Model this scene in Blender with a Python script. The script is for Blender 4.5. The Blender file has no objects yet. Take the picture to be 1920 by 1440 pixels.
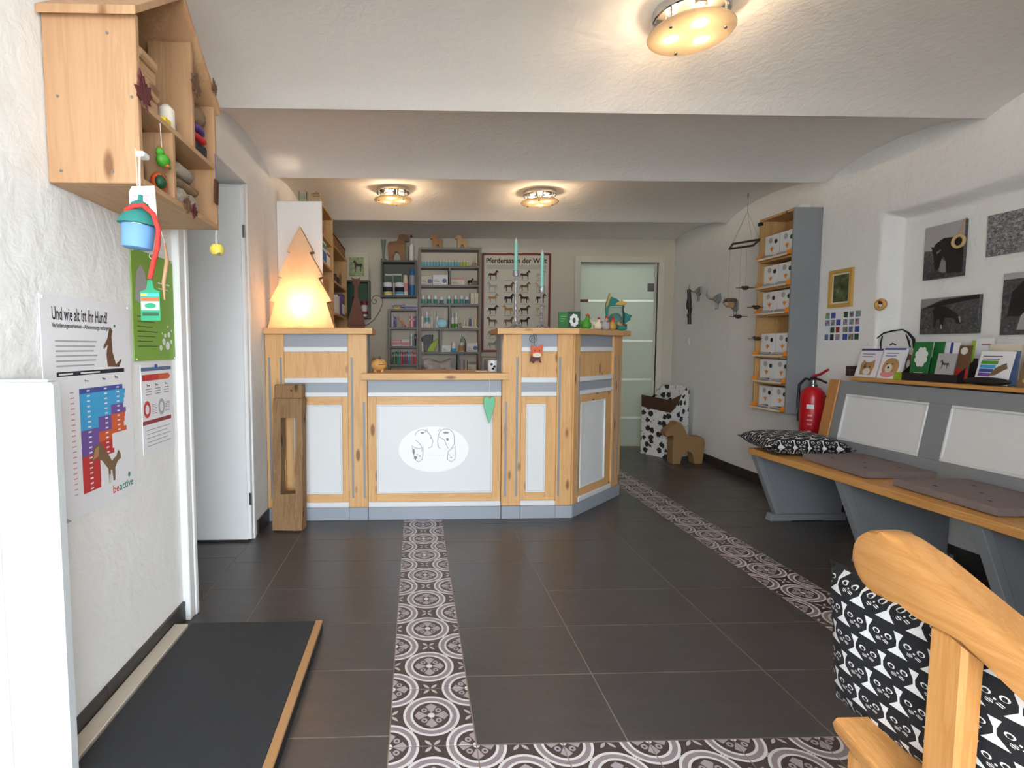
import bpy, bmesh, math, random
from mathutils import Vector, Matrix
random.seed(7)
PI = math.pi
S = bpy.context.scene
C = S.collection

# ------------------------------------------------------------ camera, light, exposure
cam_d = bpy.data.cameras.new('camera'); cam = bpy.data.objects.new('camera', cam_d); C.objects.link(cam)
cam_d.sensor_width = 36.0; cam_d.sensor_fit = 'HORIZONTAL'
cam_d.lens = 980 / 1920 * 36.0
cam_d.shift_x = (960 - 809.73) / 1920
cam_d.clip_start = 0.02
cam.location = (0, 0, 1.13)
cam.rotation_euler = (PI / 2 - 0.0689, 0.0005, -0.0318)
S.camera = cam
S.view_settings.view_transform = 'Standard'; S.view_settings.look = 'None'
S.view_settings.gamma = 1.0; S.view_settings.use_curve_mapping = False
S.view_settings.exposure = 0.0
DAY = 13.4                                     # overcast daylight behind the camera
w = bpy.data.worlds.new('overcast_sky'); S.world = w; w.use_nodes = True
w.node_tree.nodes['Background'].inputs[0].default_value = (0.84, 0.93, 1.0, 1)
w.node_tree.nodes['Background'].inputs[1].default_value = DAY
LAMP_W = 6.0

# ------------------------------------------------------------ node helper
class X:
    nt = None
    def __init__(s, k): s.s = k
    @staticmethod
    def m(op, *a):
        n = X.nt.nodes.new('ShaderNodeMath'); n.operation = op
        for i, v in enumerate(a):
            if isinstance(v, X): X.nt.links.new(v.s, n.inputs[i])
            else: n.inputs[i].default_value = v
        return X(n.outputs[0])
    def __add__(s, o): return X.m('ADD', s, o)
    __radd__ = __add__
    def __sub__(s, o): return X.m('SUBTRACT', s, o)
    def __rsub__(s, o): return X.m('SUBTRACT', o, s)
    def __mul__(s, o): return X.m('MULTIPLY', s, o)
    __rmul__ = __mul__
    def __truediv__(s, o): return X.m('DIVIDE', s, o)
    def __lt__(s, o): return X.m('LESS_THAN', s, o)
    def __gt__(s, o): return X.m('GREATER_THAN', s, o)
def mn(a, b): return X.m('MINIMUM', a, b)
def mx(a, b): return X.m('MAXIMUM', a, b)
def ab(a): return X.m('ABSOLUTE', a)
def hyp(a, b): return X.m('SQRT', a * a + b * b)
def inv(a): return 1.0 - a
def pick(c, a, b): return a * c + b * inv(c)          # c ? a : b
def srgb(h):
    if not isinstance(h, str): return tuple(h) + ((1,) if len(h) == 3 else ())
    r = [int(h[i:i + 2], 16) / 255 for i in (0, 2, 4)]
    return tuple(c / 12.92 if c <= .04045 else ((c + .055) / 1.055) ** 2.4 for c in r) + (1,)
M = {}
def new_mat(name):
    m = bpy.data.materials.new(name); m.use_nodes = True; M[name] = m
    X.nt = m.node_tree
    return m, m.node_tree, m.node_tree.nodes['Principled BSDF']
def coords(kind='Object', scale=(1, 1, 1), rot=(0, 0, 0)):
    t = X.nt.nodes.new('ShaderNodeTexCoord'); mp = X.nt.nodes.new('ShaderNodeMapping')
    mp.inputs['Scale'].default_value = scale; mp.inputs['Rotation'].default_value = rot
    X.nt.links.new(t.outputs[kind], mp.inputs[0]); return mp.outputs[0]
def xyz(v):
    n = X.nt.nodes.new('ShaderNodeSeparateXYZ'); X.nt.links.new(v, n.inputs[0]); return [X(o) for o in n.outputs]
def noise(v, scale, det=3, rough=.5, dist=0):
    n = X.nt.nodes.new('ShaderNodeTexNoise'); n.inputs['Scale'].default_value = scale; n.inputs['Detail'].default_value = det
    n.inputs['Roughness'].default_value = rough; n.inputs['Distortion'].default_value = dist
    X.nt.links.new(v, n.inputs['Vector']); return X(n.outputs['Fac'])
def ramp(f, stops):
    n = X.nt.nodes.new('ShaderNodeValToRGB'); X.nt.links.new(f.s, n.inputs[0]); e = n.color_ramp.elements
    while len(e) < len(stops): e.new(.5)
    for i, (p, c) in enumerate(stops): e[i].position = p; e[i].color = srgb(c)
    return n.outputs[0]
def mixc(f, a, b):
    n = X.nt.nodes.new('ShaderNodeMix'); n.data_type = 'RGBA'
    if isinstance(f, X): X.nt.links.new(f.s, n.inputs[0])
    else: n.inputs[0].default_value = f
    for i, v in ((6, a), (7, b)):
        if isinstance(v, (str, tuple)): n.inputs[i].default_value = srgb(v)
        else: X.nt.links.new(v, n.inputs[i])
    return n.outputs[2]
def bump(bs, h, st, dist=.01):
    n = X.nt.nodes.new('ShaderNodeBump'); n.inputs['Strength'].default_value = st; n.inputs['Distance'].default_value = dist
    X.nt.links.new(h.s, n.inputs['Height']); X.nt.links.new(n.outputs[0], bs.inputs['Normal'])
def plain(name, col, rough=.5, metal=0, spec=None, bmp=None, var=None):
    m, nt, b = new_mat(name)
    b.inputs['Base Color'].default_value = srgb(col); b.inputs['Roughness'].default_value = rough; b.inputs['Metallic'].default_value = metal
    if spec is not None: b.inputs['Specular IOR Level'].default_value = spec
    if bmp or var: v = coords()
    if bmp: bump(b, noise(v, bmp[0], 4), bmp[1], .01)
    if var:
        nt.links.new(mixc(noise(v, var[0], 4), col, var[1]), b.inputs['Base Color'])
    return m
def wood(name, light, dark, axis='z', rough=.5, fine=1.0, knots=True, knotcol='6b3d1e', lam=0):
    m, nt, b = new_mat(name)
    st = {'x': (.9, 14, 14), 'y': (14, .9, 14), 'z': (14, 14, .9)}[axis]
    st = tuple(k * fine for k in st)
    v = coords('Object', st)
    n1 = noise(v, 1.3, 4, .6, .6); n2 = noise(v, 9, 2, .5, .2)
    c = ramp(n1 * .75 + n2 * .25, [(.3, dark), (.46, light), (.56, dark), (.62, light), (.8, light)])
    c = mixc(.45, c, light)
    if lam:                                             # glued-up staves of slightly different tone
        q = xyz(coords()); wn = nt.nodes.new('ShaderNodeTexWhiteNoise'); wn.noise_dimensions = '1D'
        nt.links.new(X.m('FLOOR', (q[0] + q[1]) * lam).s, wn.inputs['W']); c = mixc(X(wn.outputs['Value']) * .55, c, dark)
    if knots:
        vv = coords('Object', {'x': (3.2, 9, 9), 'y': (9, 3.2, 9), 'z': (9, 9, 3.2)}[axis])
        t = nt.nodes.new('ShaderNodeTexVoronoi'); t.inputs['Scale'].default_value = 1.25; nt.links.new(vv, t.inputs['Vector'])
        k = X(t.outputs['Distance'])
        f = mx(0.0, mn(1.0, (0.20 - k) * 11))
        c = mixc(f * .8, c, knotcol)
    nt.links.new(c, b.inputs['Base Color']); b.inputs['Roughness'].default_value = rough
    bump(b, n2, .08, .004)
    return m

# walls, ceiling, floor
m, nt, b = new_mat('plaster'); v = coords()
h = noise(v, 3.0, 5, .55, .9) * .7 + noise(v, 14, 4, .6, .4) * .3
b.inputs['Base Color'].default_value = srgb('ebeae8'); b.inputs['Roughness'].default_value = .9; bump(b, h, .5, .035)
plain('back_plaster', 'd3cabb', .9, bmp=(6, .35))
m, nt, b = new_mat('ceiling_plaster'); v = coords()
h = noise(v, 22, 5, .6, .5)
b.inputs['Base Color'].default_value = srgb('f0ece8'); b.inputs['Roughness'].default_value = .95; bump(b, h, .3, .012)
m, nt, b = new_mat('dark_tile'); v = coords('Object', (3, 14, 1)); v2 = coords()
nt.links.new(ramp(noise(v, 1.2, 5, .6, .4) * .6 + noise(v2, 60, 3) * .4, [(.3, '433f3f'), (.6, '4d4949'), (.8, '575252')]), b.inputs['Base Color'])
nt.links.new((noise(v2, 7, 3) * .12 + .24).s, b.inputs['Roughness']); bump(b, noise(v2, 90, 3), .06, .002)
plain('bounce_ground', 'd6d3cc', .9, var=(2, 'c6c2ba'))
plain('grout', '8a7b6b', .9)
plain('skirting_tile', '33302f', .4, var=(8, '3d3937'))
# patterned cement tile
m, nt, b = new_mat('pattern_tile')
px, py, pz = xyz(coords('Object', (4, 4, 4)))
a, c_ = ab(px), ab(py)
bx_, by_ = .5 - a, .5 - c_
r0, r1 = hyp(a, c_), hyp(bx_, by_)
sel = r1 < r0
qx, qy = pick(sel, bx_, a), pick(sel, by_, c_)
r = mn(r0, r1)
band = lambda lo, hi: (r > lo) * (r < hi)
white = mx(band(.315, .347), band(.228, .258))
mauve = band(.258, .315)
mm, nn = mx(qx, qy), mn(qx, qy)
inside = r < .228
petal = (nn < (mm - .05) * .62 + .006) * (mm < .210 - nn * .7) * (mm > .03)
curl = ab(hyp(qx - .088, qy - .088) - .027) < .011
light_in = inside * mx(petal, curl)
dot = r < .042
s1, s2 = hyp(a - .5, c_), hyp(a, c_ - .5)
se = s1 < s2
ix, iy = ab(pick(se, a - .5, a)), ab(pick(se, c_, c_ - .5))
t = (ix + iy) * .7071; wv = ab(ix - iy) * .7071
u = (t - .072) / .056
leaf = (wv < (1.0 - u * u) * .020) * (r > .347)
k = hyp(a - .25, c_ - .25)
cross = (k < .036) * inv((k > .010) * (k < .022))
W_ = mx(mx(white, dot), cross)
c = mixc(light_in, '443a3a', 'a3989e'); c = mixc(leaf, c, 'b5acac'); c = mixc(mauve, c, '8b7f86'); c = mixc(W_, c, 'd3cfd0')
nt.links.new(c, b.inputs['Base Color']); b.inputs['Roughness'].default_value = .42
# cat-face print, period 1 in the local cushion uv
def cat_cloth(name, sx, sy, u_ax=0, v_ax=1, off=(0, 0)):
    m, nt, b = new_mat(name)
    q = xyz(coords('Object'))
    u, v = q[u_ax] * sx + off[0], q[v_ax] * sy + off[1]
    row = X.m('FLOOR', v); v = v - row - .5
    u = u + X.m('MODULO', ab(row), 2.0) * .5
    u = u - X.m('FLOOR', u) - .5                        # cell -.5...5, head in the middle
    au = ab(u)
    edge = .5 - au                                       # white collar between two heads, wide below the chin
    neck = (edge < .035 + mx(0.0, (-.10) - v) * .95 + mx(0.0, v - .10) * .38) * (v < .40) * (v > -.40)
    eye = hyp((au - .2) * 1.0, (v - .10) * 1.35)
    eyew = (eye < .120) * ((eye > .078) + (v > .16) > 0.5)
    eyew = (eye < .118) * inv(hyp(au - .2, (v - .085) * 1.1) < .07)
    muz = hyp((au - .12) * 1.0, (v + .14) * 1.5)
    stripes = X.m('FRACT', (v + u * .4) * 15.0) < .5
    muzw = (muz < .095) * stripes
    nose = hyp(u, (v + .03) * 1.2) < .035
    wh = mx(mx(neck, eyew), mx(muzw, nose))
    nt.links.new(mixc(wh, '14151c', 'dcdcde'), b.inputs['Base Color']); b.inputs['Roughness'].default_value = .9
    bump(b, noise(coords(), 300, 2), .15, .002)
cat_cloth('cat_cloth_small', 13, 17, 0, 1)
cat_cloth('cat_cloth_u', 16.5, 20.5, 0, 1)
# black flowers on white cotton
m, nt, b = new_mat('flower_cloth'); v = coords('Object', (1, 1, 1))
t = nt.nodes.new('ShaderNodeTexVoronoi'); t.inputs['Scale'].default_value = 13; nt.links.new(v, t.inputs['Vector'])
n_ = noise(v, 45, 2, .5, .8)
f = (X(t.outputs['Distance']) + n_ * .55) < .66
f2 = (noise(v, 60, 2, .5, .3) > .66)
nt.links.new(mixc(mx(f, f2), 'e4e3e1', '2a2a2d'), b.inputs['Base Color']); b.inputs['Roughness'].default_value = .9
# woods
wood('pine', 'dcae76', 'c68f55', 'z', .5)
wood('pine_x', 'dcae76', 'c68f55', 'x', .5)
wood('pine_y', 'd9b07a', 'c2915a', 'y', .5)
wood('pale_pine', 'c29b75', 'a97d58', 'z', .55, lam=19)
wood('pale_pine_y', 'c09a74', 'ac835c', 'y', .55)
wood('honey_pine', 'c48e54', 'a96e33', 'z', .38, fine=1.6)
wood('honey_pine_y', 'c48e54', 'a96e33', 'y', .38, fine=1.6)
wood('bench_pine', 'cf9a58', 'b67d3c', 'y', .45, knots=False)
wood('old_oak', '9a7753', '664a30', 'z', .85, fine=1.5, knotcol='2f2115')
wood('toy_wood', 'bd8a55', '9c6a3a', 'x', .55, fine=3, knots=False)
wood('toy_wood_dark', '94653a', '74481f', 'x', .55, fine=3, knots=False)
wood('toy_wood_pale', 'd4ad78', 'bb9058', 'x', .55, fine=3, knots=False)
wood('shelf_pine', 'c9a26c', 'a97f4b', 'z', .55)
wood('bread_wood', 'd9a55e', 'c28a44', 'x', .5, fine=4, knots=False)
plain('cork', 'a37f57', .9, bmp=(120, .5), var=(90, '8a6a45'))
# paints and plain stuffs
for n_, c_, r_ in [('white_paint', 'dfe0e1', .45), ('plaque_white', 'f4f4f4', .4), ('white_door', 'e9eaeb', .4), ('screen_white', 'c2c6c9', .45), ('grey_paint', '9aa0aa', .5), ('bench_grey', '888b90', .5),
                   ('shelf_grey', '7d7b78', .55), ('dark_shelf_grey', '55554f', .55), ('inlay_grey', '8d9299', .5), ('black', '17171a', .5),
                   ('black_plastic', '1d1d20', .4), ('paper', 'e9e8ec', .7), ('warm_paper', 'd9d4c6', .75), ('ink', '23232b', .8), ('grey_ink', '8b8b93', .8),
                   ('mint', '7fc7a5', .6), ('mint_candle', '8fd0c4', .45), ('wick', 'eadfd0', .8), ('heart_green', '6fbf96', .6), ('leather', '1a1817', .45),
                   ('green_card', '1f6e37', .5), ('leaf_green', '4c9a2f', .5), ('poster_green', '7fa844', .6), ('lime', '9ab82c', .5), ('dark_green', '1b4a2a', .5),
                   ('red', 'c3272b', .45), ('dark_red', '8e2329', .5), ('ext_red', 'c01522', .3), ('orange', 'e0861f', .5), ('deep_orange', 'd2592a', .5),
                   ('yellow', 'e3c233', .5), ('gold', 'c9a04e', .4), ('blue', '2f6fb0', .45), ('sky_blue', '39a5dc', .5), ('royal', '3b4d9c', .5),
                   ('purple', '6f4f9e', .5), ('violet', '54407e', .6), ('teal', '3b8f86', .5), ('dark_teal', '2a7d76', .8), ('feeder_blue', '6f9bd0', .75),
                   ('aqua', '56a8b8', .5), ('cream', 'ded3bd', .6), ('beige', 'c3b39a', .8), ('brown', '6a4a34', .6), ('dark_brown', '3d2a20', .6),
                   ('fur_brown', '7b6147', .9), ('fur_tan', 'b08a5e', .9), ('fur_white', 'd9d4cc', .9), ('rust', '532e1d', .8), ('pale_blue', 'a5d3ea', .35), ('maroon', '5c2226', .6),
                   ('pink', 'd98a93', .6), ('rope', 'c8ab78', .9), ('cable', '9c9488', .7), ('photo_grey', '8a898c', .55), ('photo_light', 'aaa8ab', .55),
                   ('photo_dark', '3a3839', .5), ('photo_black', '1c1b1d', .5), ('poster_frame', '7c2a2e', .5), ('slate_blue', '5a6f95', .6), ('twine', 'e3dccb', .9),
                   ('plastic_white', 'e2e3e4', .35), ('pad_under', '4a3f3d', .9), ('copper', 'c08a58', .35), ('pine_rim', 'ac8257', .5), ('plank', 'c2b8aa', .6)]:
    plain(n_, c_, r_)
plain('teal_green', '1f8a63', .6); plain('lemon', 'e0cf5a', .6)
plain('rope_red', 'c62a2c', .8, bmp=(150, .5), var=(160, 'cc4436'))
plain('pad_felt', '7d706c', .95, bmp=(260, .35), var=(40, '85787a'))
plain('rubber', '26292e', .65, bmp=(240, .25))
plain('bear_cloth', '8c8276', .95, bmp=(200, .3), var=(20, 'a89b8b'))
plain('knit_brown', '7c6148', .95, bmp=(180, .5), var=(60, '937757'))
plain('knit_grey', '9a9184', .95, bmp=(180, .5), var=(60, 'b3a899'))
plain('knit_black', '2b2a2a', .95, bmp=(180, .5))
plain('plastic_bag', 'b3a9a3', .25, bmp=(14, .9), var=(9, 'c9c0ba'))
plain('chrome', 'cfd0d2', .12, 1.0); plain('steel', '9b9c9e', .3, 1.0); plain('silver', 'c4c4c9', .3, .65, bmp=(90, .6), var=(120, '8d8d92')); plain('brass', 'b79b58', .3, 1.0)
plain('wicker', '5a3d2a', .8, bmp=(120, .8), var=(60, '3c281b'))
m, nt, b = new_mat('photo_field'); v = coords('Object', (1, 1, 1)); nt.links.new(ramp(noise(v, 70, 4, .7), [(.3, '2c2b2d'), (.6, '58575a'), (.8, '8f8e92')]), b.inputs['Base Color']); b.inputs['Roughness'].default_value = .5
m, nt, b = new_mat('photo_leaves'); v = coords('Object', (1, 1, 1)); nt.links.new(ramp(noise(v, 55, 5, .8, 1.0), [(.35, '38373a'), (.5, '77767a'), (.65, 'bdbcc0')]), b.inputs['Base Color']); b.inputs['Roughness'].default_value = .5
m, nt, b = new_mat('photo_multi'); v = coords('Object', (1, 1, 1)); t = nt.nodes.new('ShaderNodeTexVoronoi'); t.inputs['Scale'].default_value = 70; nt.links.new(v, t.inputs['Vector'])
hs = nt.nodes.new('ShaderNodeHueSaturation'); hs.inputs['Saturation'].default_value = .8; hs.inputs['Value'].default_value = .42; nt.links.new(t.outputs['Color'], hs.inputs['Color']); nt.links.new(hs.outputs[0], b.inputs['Base Color'])
m, nt, b = new_mat('landscape'); v = coords('Object', (1, 1, 1)); nt.links.new(ramp(noise(v, 18, 4, .6), [(.35, '2c3524'), (.55, '59633f'), (.7, '8a8a63')]), b.inputs['Base Color'])
m, nt, b = new_mat('meadow'); v = coords('Object', (1, 1, 1)); nt.links.new(ramp(noise(v, 25, 4, .6), [(.35, '7d9464'), (.55, 'a5b488'), (.7, 'c9cfae')]), b.inputs['Base Color'])
# glass: thin panes, so light passes straight or is scattered without refraction
def pane(name, tint, clear, rough=.05, scatter=0.0, glossy=.12, back=.45):
    m, nt, b = new_mat(name); nt.nodes.remove(b)
    tp = nt.nodes.new('ShaderNodeBsdfTransparent'); tp.inputs[0].default_value = srgb(tint)
    sc = nt.nodes.new('ShaderNodeBsdfTranslucent'); sc.inputs[0].default_value = srgb(tint)
    df = nt.nodes.new('ShaderNodeBsdfDiffuse'); df.inputs[0].default_value = srgb(tint)
    gl = nt.nodes.new('ShaderNodeBsdfGlossy'); gl.inputs['Roughness'].default_value = rough
    m1 = nt.nodes.new('ShaderNodeMixShader'); m1.inputs[0].default_value = back; nt.links.new(sc.outputs[0], m1.inputs[1]); nt.links.new(df.outputs[0], m1.inputs[2])
    m2 = nt.nodes.new('ShaderNodeMixShader'); m2.inputs[0].default_value = scatter; nt.links.new(tp.outputs[0], m2.inputs[1]); nt.links.new(m1.outputs[0], m2.inputs[2])
    fr = nt.nodes.new('ShaderNodeLayerWeight'); fr.inputs[0].default_value = glossy
    m3 = nt.nodes.new('ShaderNodeMixShader'); nt.links.new(fr.outputs['Fresnel'], m3.inputs[0]); nt.links.new(m2.outputs[0], m3.inputs[1]); nt.links.new(gl.outputs[0], m3.inputs[2])
    nt.links.new(m3.outputs[0], nt.nodes['Material Output'].inputs[0])
pane('frosted_glass', 'd5dcd3', 0, .35, .96, .2, .5)
pane('clear_strip', 'f2f5f0', 0, .2, .95, .3, .15)
pane('clear_glass', 'f0f6f3', 1, .03, .10, .15)
pane('lamp_glass', 'fff2dc', 1, .1, .55, .25, .3)
def glow(name, col, st):
    m, nt, b = new_mat(name); b.inputs['Base Color'].default_value = srgb(col); b.inputs['Emission Color'].default_value = srgb(col); b.inputs['Emission Strength'].default_value = st
glow('bulb', 'ffe0b0', 30)
# thin maple ply of the tree lamp: lets the bulb behind it shine through
m, nt, b = new_mat('lit_ply'); v = coords('Object', (5, 5, 1.5))
col = ramp(noise(v, 2, 4, .6, .5), [(.3, 'f3dab6'), (.7, 'f9e8cd')]); nt.links.new(col, b.inputs['Base Color']); b.inputs['Roughness'].default_value = .6
tr = nt.nodes.new('ShaderNodeBsdfTranslucent'); nt.links.new(col, tr.inputs[0]); ms = nt.nodes.new('ShaderNodeMixShader'); ms.inputs[0].default_value = .55
nt.links.new(b.outputs[0], ms.inputs[1]); nt.links.new(tr.outputs[0], ms.inputs[2]); nt.links.new(ms.outputs[0], nt.nodes['Material Output'].inputs[0])

# ------------------------------------------------------------ mesh helpers (world coordinates in, local meshes out)
WM = {}
I4 = Matrix.Identity(4)
def frame(o, u, v):
    """local (u,v,w) -> world, w = u x v"""
    u = Vector(u).normalized(); v = Vector(v).normalized(); w_ = u.cross(v)
    return Matrix(((u.x, v.x, w_.x, o[0]), (u.y, v.y, w_.y, o[1]), (u.z, v.z, w_.z, o[2]), (0, 0, 0, 1)))
def facing(o, side, tilt=0):
    """a plane seen upright: side 'S' looks to -Y, 'E' looks to +X, 'W' looks to -X, 'U' lies face up"""
    m = {'S': frame(o, (1, 0, 0), (0, 0, 1)), 'E': frame(o, (0, 1, 0), (0, 0, 1)), 'W': frame(o, (0, -1, 0), (0, 0, 1)), 'U': frame(o, (1, 0, 0), (0, 1, 0))}[side]
    return m @ Matrix.Rotation(tilt, 4, 'X')
class MB:
    def __init__(s, T=I4): s.v = []; s.f = []; s.mi = []; s.T = T; s.k = 0
    def at(s, T): s.T = T; return s
    def m(s, k): s.k = k; return s
    def add(s, vs, fs):
        o = len(s.v); s.v += [s.T @ Vector(p) for p in vs]
        for f in fs: s.f.append([o + i for i in f]); s.mi.append(s.k)
        return s
    def bm(s, bm):
        bm.verts.index_update(); s.add([v.co.copy() for v in bm.verts], [[v.index for v in f.verts] for f in bm.faces]); bm.free(); return s
    def box(s, x0, x1, y0, y1, z0, z1, bev=0, seg=1):
        if x1 < x0: x0, x1 = x1, x0
        if y1 < y0: y0, y1 = y1, y0
        if z1 < z0: z0, z1 = z1, z0
        if not bev:
            vs = [(x, y, z) for z in (z0, z1) for y in (y0, y1) for x in (x0, x1)]
            return s.add(vs, [(0, 2, 3, 1), (4, 5, 7, 6), (0, 1, 5, 4), (1, 3, 7, 5), (3, 2, 6, 7), (2, 0, 4, 6)])
        b = bmesh.new(); bmesh.ops.create_cube(b, size=1)
        for v in b.verts: v.co = Vector(((x0 + x1) / 2 + v.co.x * (x1 - x0), (y0 + y1) / 2 + v.co.y * (y1 - y0), (z0 + z1) / 2 + v.co.z * (z1 - z0)))
        bmesh.ops.bevel(b, geom=b.edges[:], offset=bev, segments=seg, affect='EDGES', profile=.5)
        return s.bm(b)
    def prism(s, poly, a, b, bev=0):
        """polygon in local uv, extruded w from a to b"""
        if b < a: a, b = b, a
        ar = sum(poly[i][0] * poly[(i + 1) % len(poly)][1] - poly[(i + 1) % len(poly)][0] * poly[i][1] for i in range(len(poly)))
        if ar < 0: poly = poly[::-1]
        n = len(poly)
        if not bev:
            vs = [(x, y, a) for x, y in poly] + [(x, y, b) for x, y in poly]
            return s.add(vs, [list(range(n))[::-1], list(range(n, 2 * n))] + [(i, (i + 1) % n, n + (i + 1) % n, n + i) for i in range(n)])
        bm_ = bmesh.new(); q = [bm_.verts.new((x, y, a)) for x, y in poly]; p = [bm_.verts.new((x, y, b)) for x, y in poly]
        bm_.faces.new(q[::-1]); bm_.faces.new(p)
        for i in range(n): bm_.faces.new((q[i], q[(i + 1) % n], p[(i + 1) % n], p[i]))
        es = [e for e in bm_.edges if abs(e.verts[0].co.z - e.verts[1].co.z) < 1e-7]
        bmesh.ops.bevel(bm_, geom=es, offset=bev, segments=2, affect='EDGES', profile=.5)
        return s.bm(bm_)
    def face(s, poly, w=0): 
        return s.add([(x, y, w) for x, y in poly], [list(range(len(poly)))])
    def rect(s, x0, x1, y0, y1, w=0): return s.face([(x0, y0), (x1, y0), (x1, y1), (x0, y1)], w)
    def disc(s, cx, cy, rx, ry=None, w=0, n=20):
        ry = ry or rx; return s.face([(cx + rx * math.cos(2 * PI * i / n), cy + ry * math.sin(2 * PI * i / n)) for i in range(n)], w)
    def lathe(s, prof, n=20, c=(0, 0, 0), cap=True):
        vs = []; fs = []
        for r, z in prof:
            for i in range(n): vs.append((c[0] + r * math.cos(2 * PI * i / n), c[1] + r * math.sin(2 * PI * i / n), c[2] + z))
        for j in range(len(prof) - 1):
            for i in range(n): fs.append((j * n + i, j * n + (i + 1) % n, (j + 1) * n + (i + 1) % n, (j + 1) * n + i))
        if cap: fs.append(list(range(n))[::-1]); fs.append([(len(prof) - 1) * n + i for i in range(n)])
        return s.add(vs, fs)
    def cyl(s, c, r, h, n=16): return s.lathe([(r, 0), (r, h)], n, c)
    def ell(s, c, r, nu=14, nv=9):
        prof = [(max(1e-4, math.sin(PI * j / nv)), -math.cos(PI * j / nv)) for j in range(nv + 1)]
        T = s.T; s.T = T @ Matrix.Translation(c) @ Matrix.Diagonal((r[0], r[1], r[2], 1)); s.lathe(prof, nu); s.T = T; return s
    def tube(s, pts, rad, n=6, closed=False):
        pts = [Vector(p) for p in pts]; vs = []; fs = []; N = len(pts); up = None
        for i, p in enumerate(pts):
            a = pts[(i - 1) % N] if (i or closed) else p; c = pts[(i + 1) % N] if (i < N - 1 or closed) else p
            d = (c - a).normalized()
            if up is None: up = Vector((0, 0, 1)) if abs(d.z) < .9 else Vector((1, 0, 0))
            sd = d.cross(up)
            if sd.length < 1e-6: sd = d.cross(Vector((1, .3, 0)))
            sd.normalize(); up = sd.cross(d).normalized(); r = rad[i] if isinstance(rad, (list, tuple)) else rad
            for k in range(n): vs.append(p + (sd * math.cos(2 * PI * k / n) + up * math.sin(2 * PI * k / n)) * r)
        for i in range(N if closed else N - 1):
            j = (i + 1) % N
            for k in range(n): fs.append((i * n + k, i * n + (k + 1) % n, j * n + (k + 1) % n, j * n + k))
        if not closed: fs.append(list(range(n))); fs.append([(N - 1) * n + k for k in range(n)][::-1])
        return s.add(vs, fs)
    def text(s, txt, x, y, size, w=0, align='LEFT', bold=0, width=None):
        cu = bpy.data.curves.new('t', 'FONT'); cu.body = txt; cu.size = size; cu.align_x = align; cu.offset = bold; cu.resolution_u = 2
        o = bpy.data.objects.new('t', cu); C.objects.link(o); dg = bpy.context.evaluated_depsgraph_get()
        me = bpy.data.meshes.new_from_object(o.evaluated_get(dg)); sx = 1
        if width:
            xs = [v.co.x for v in me.vertices]; sx = width / (max(xs) - min(xs))
        s.add([(x + v.co.x * sx, y + v.co.y, w) for v in me.vertices], [list(p.vertices) for p in me.polygons])
        bpy.data.objects.remove(o); bpy.data.curves.remove(cu); bpy.data.meshes.remove(me); return s
    def build(s, name, mats, parent=None, loc=None, smooth=None, rot=None):
        if isinstance(mats, str): mats = [mats]
        if parent is not None: W = WM[parent]
        else: W = Matrix.Translation(loc if loc is not None else (0, 0, 0)) @ (rot or I4)
        iv = W.inverted()
        me = bpy.data.meshes.new(name); me.from_pydata([iv @ p for p in s.v], [], s.f)
        for k in mats: me.materials.append(M[k])
        if len(mats) > 1: me.polygons.foreach_set('material_index', s.mi)
        bm_ = bmesh.new(); bm_.from_mesh(me)
        bmesh.ops.recalc_face_normals(bm_, faces=bm_.faces[:]) if any(len(f) and True for f in s.f) and not getattr(s, 'flat', 0) else None
        bm_.to_mesh(me); bm_.free()
        if smooth:
            me.polygons.foreach_set('use_smooth', [True] * len(me.polygons)); me.set_sharp_from_angle(angle=math.radians(smooth))
        me.update()
        o = bpy.data.objects.new(name, me); C.objects.link(o)
        if parent is not None: o.parent = parent
        else: o.matrix_world = W; o.location = W.to_translation(); o.rotation_euler = W.to_euler()
        WM[o] = W; return o
def flat(T=I4):
    m = MB(T); m.flat = 1; return m
def thing(name, label, cat, loc=(0, 0, 0), rotz=0, group=None):
    o = bpy.data.objects.new(name, None); o.empty_display_size = .05; C.objects.link(o); o.location = loc; o.rotation_euler = (0, 0, rotz)
    WM[o] = Matrix.Translation(loc) @ Matrix.Rotation(rotz, 4, 'Z'); tag(o, label, cat, group); return o
def tag(o, label, cat, group=None):
    o['label'] = label; o['category'] = cat
    if group: o['group'] = group
    return o
def struct(o): o['kind'] = 'structure'; return o
def dup(root, loc, rotz=None, label=None, group=None, mats=None):
    r = root.copy(); C.objects.link(r); r.location = loc
    if rotz is not None: r.rotation_euler = (0, 0, rotz)
    if label: r['label'] = label
    if group: r['group'] = group
    for ch in list(root.children):
        c = ch.copy(); C.objects.link(c); c.parent = r
        for g in list(ch.children):
            d = g.copy(); C.objects.link(d); d.parent = c
    return r
def recolor(o, old, new):
    """give one copied mesh its own colours"""
    o.data = o.data.copy()
    for i, m_ in enumerate(o.data.materials):
        if m_ and m_.name == old: o.data.materials[i] = M[new]
def arc(cx, cy, r, a0, a1, n=8, ry=None):
    ry = ry or r
    return [(cx + r * math.cos(a0 + (a1 - a0) * i / n), cy + ry * math.sin(a0 + (a1 - a0) * i / n)) for i in range(n + 1)]
DALA = [(0, .77), (-.01, .70), (.03, .655), (.10, .66), (.17, .70), (.20, .64), (.165, .52), (.17, .3), (.18, 0), (.36, 0), (.385, .2), (.45, .29), (.53, .31), (.61, .29), (.665, .2), (.69, 0), (.87, 0), (.9, .3),
        (.92, .5), (.89, .60), (.82, .65), (.65, .645), (.52, .66), (.46, .75), (.42, .88), (.35, .97), (.28, 1.0), (.24, .985), (.21, .93), (.12, .87), (.05, .82)]
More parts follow.
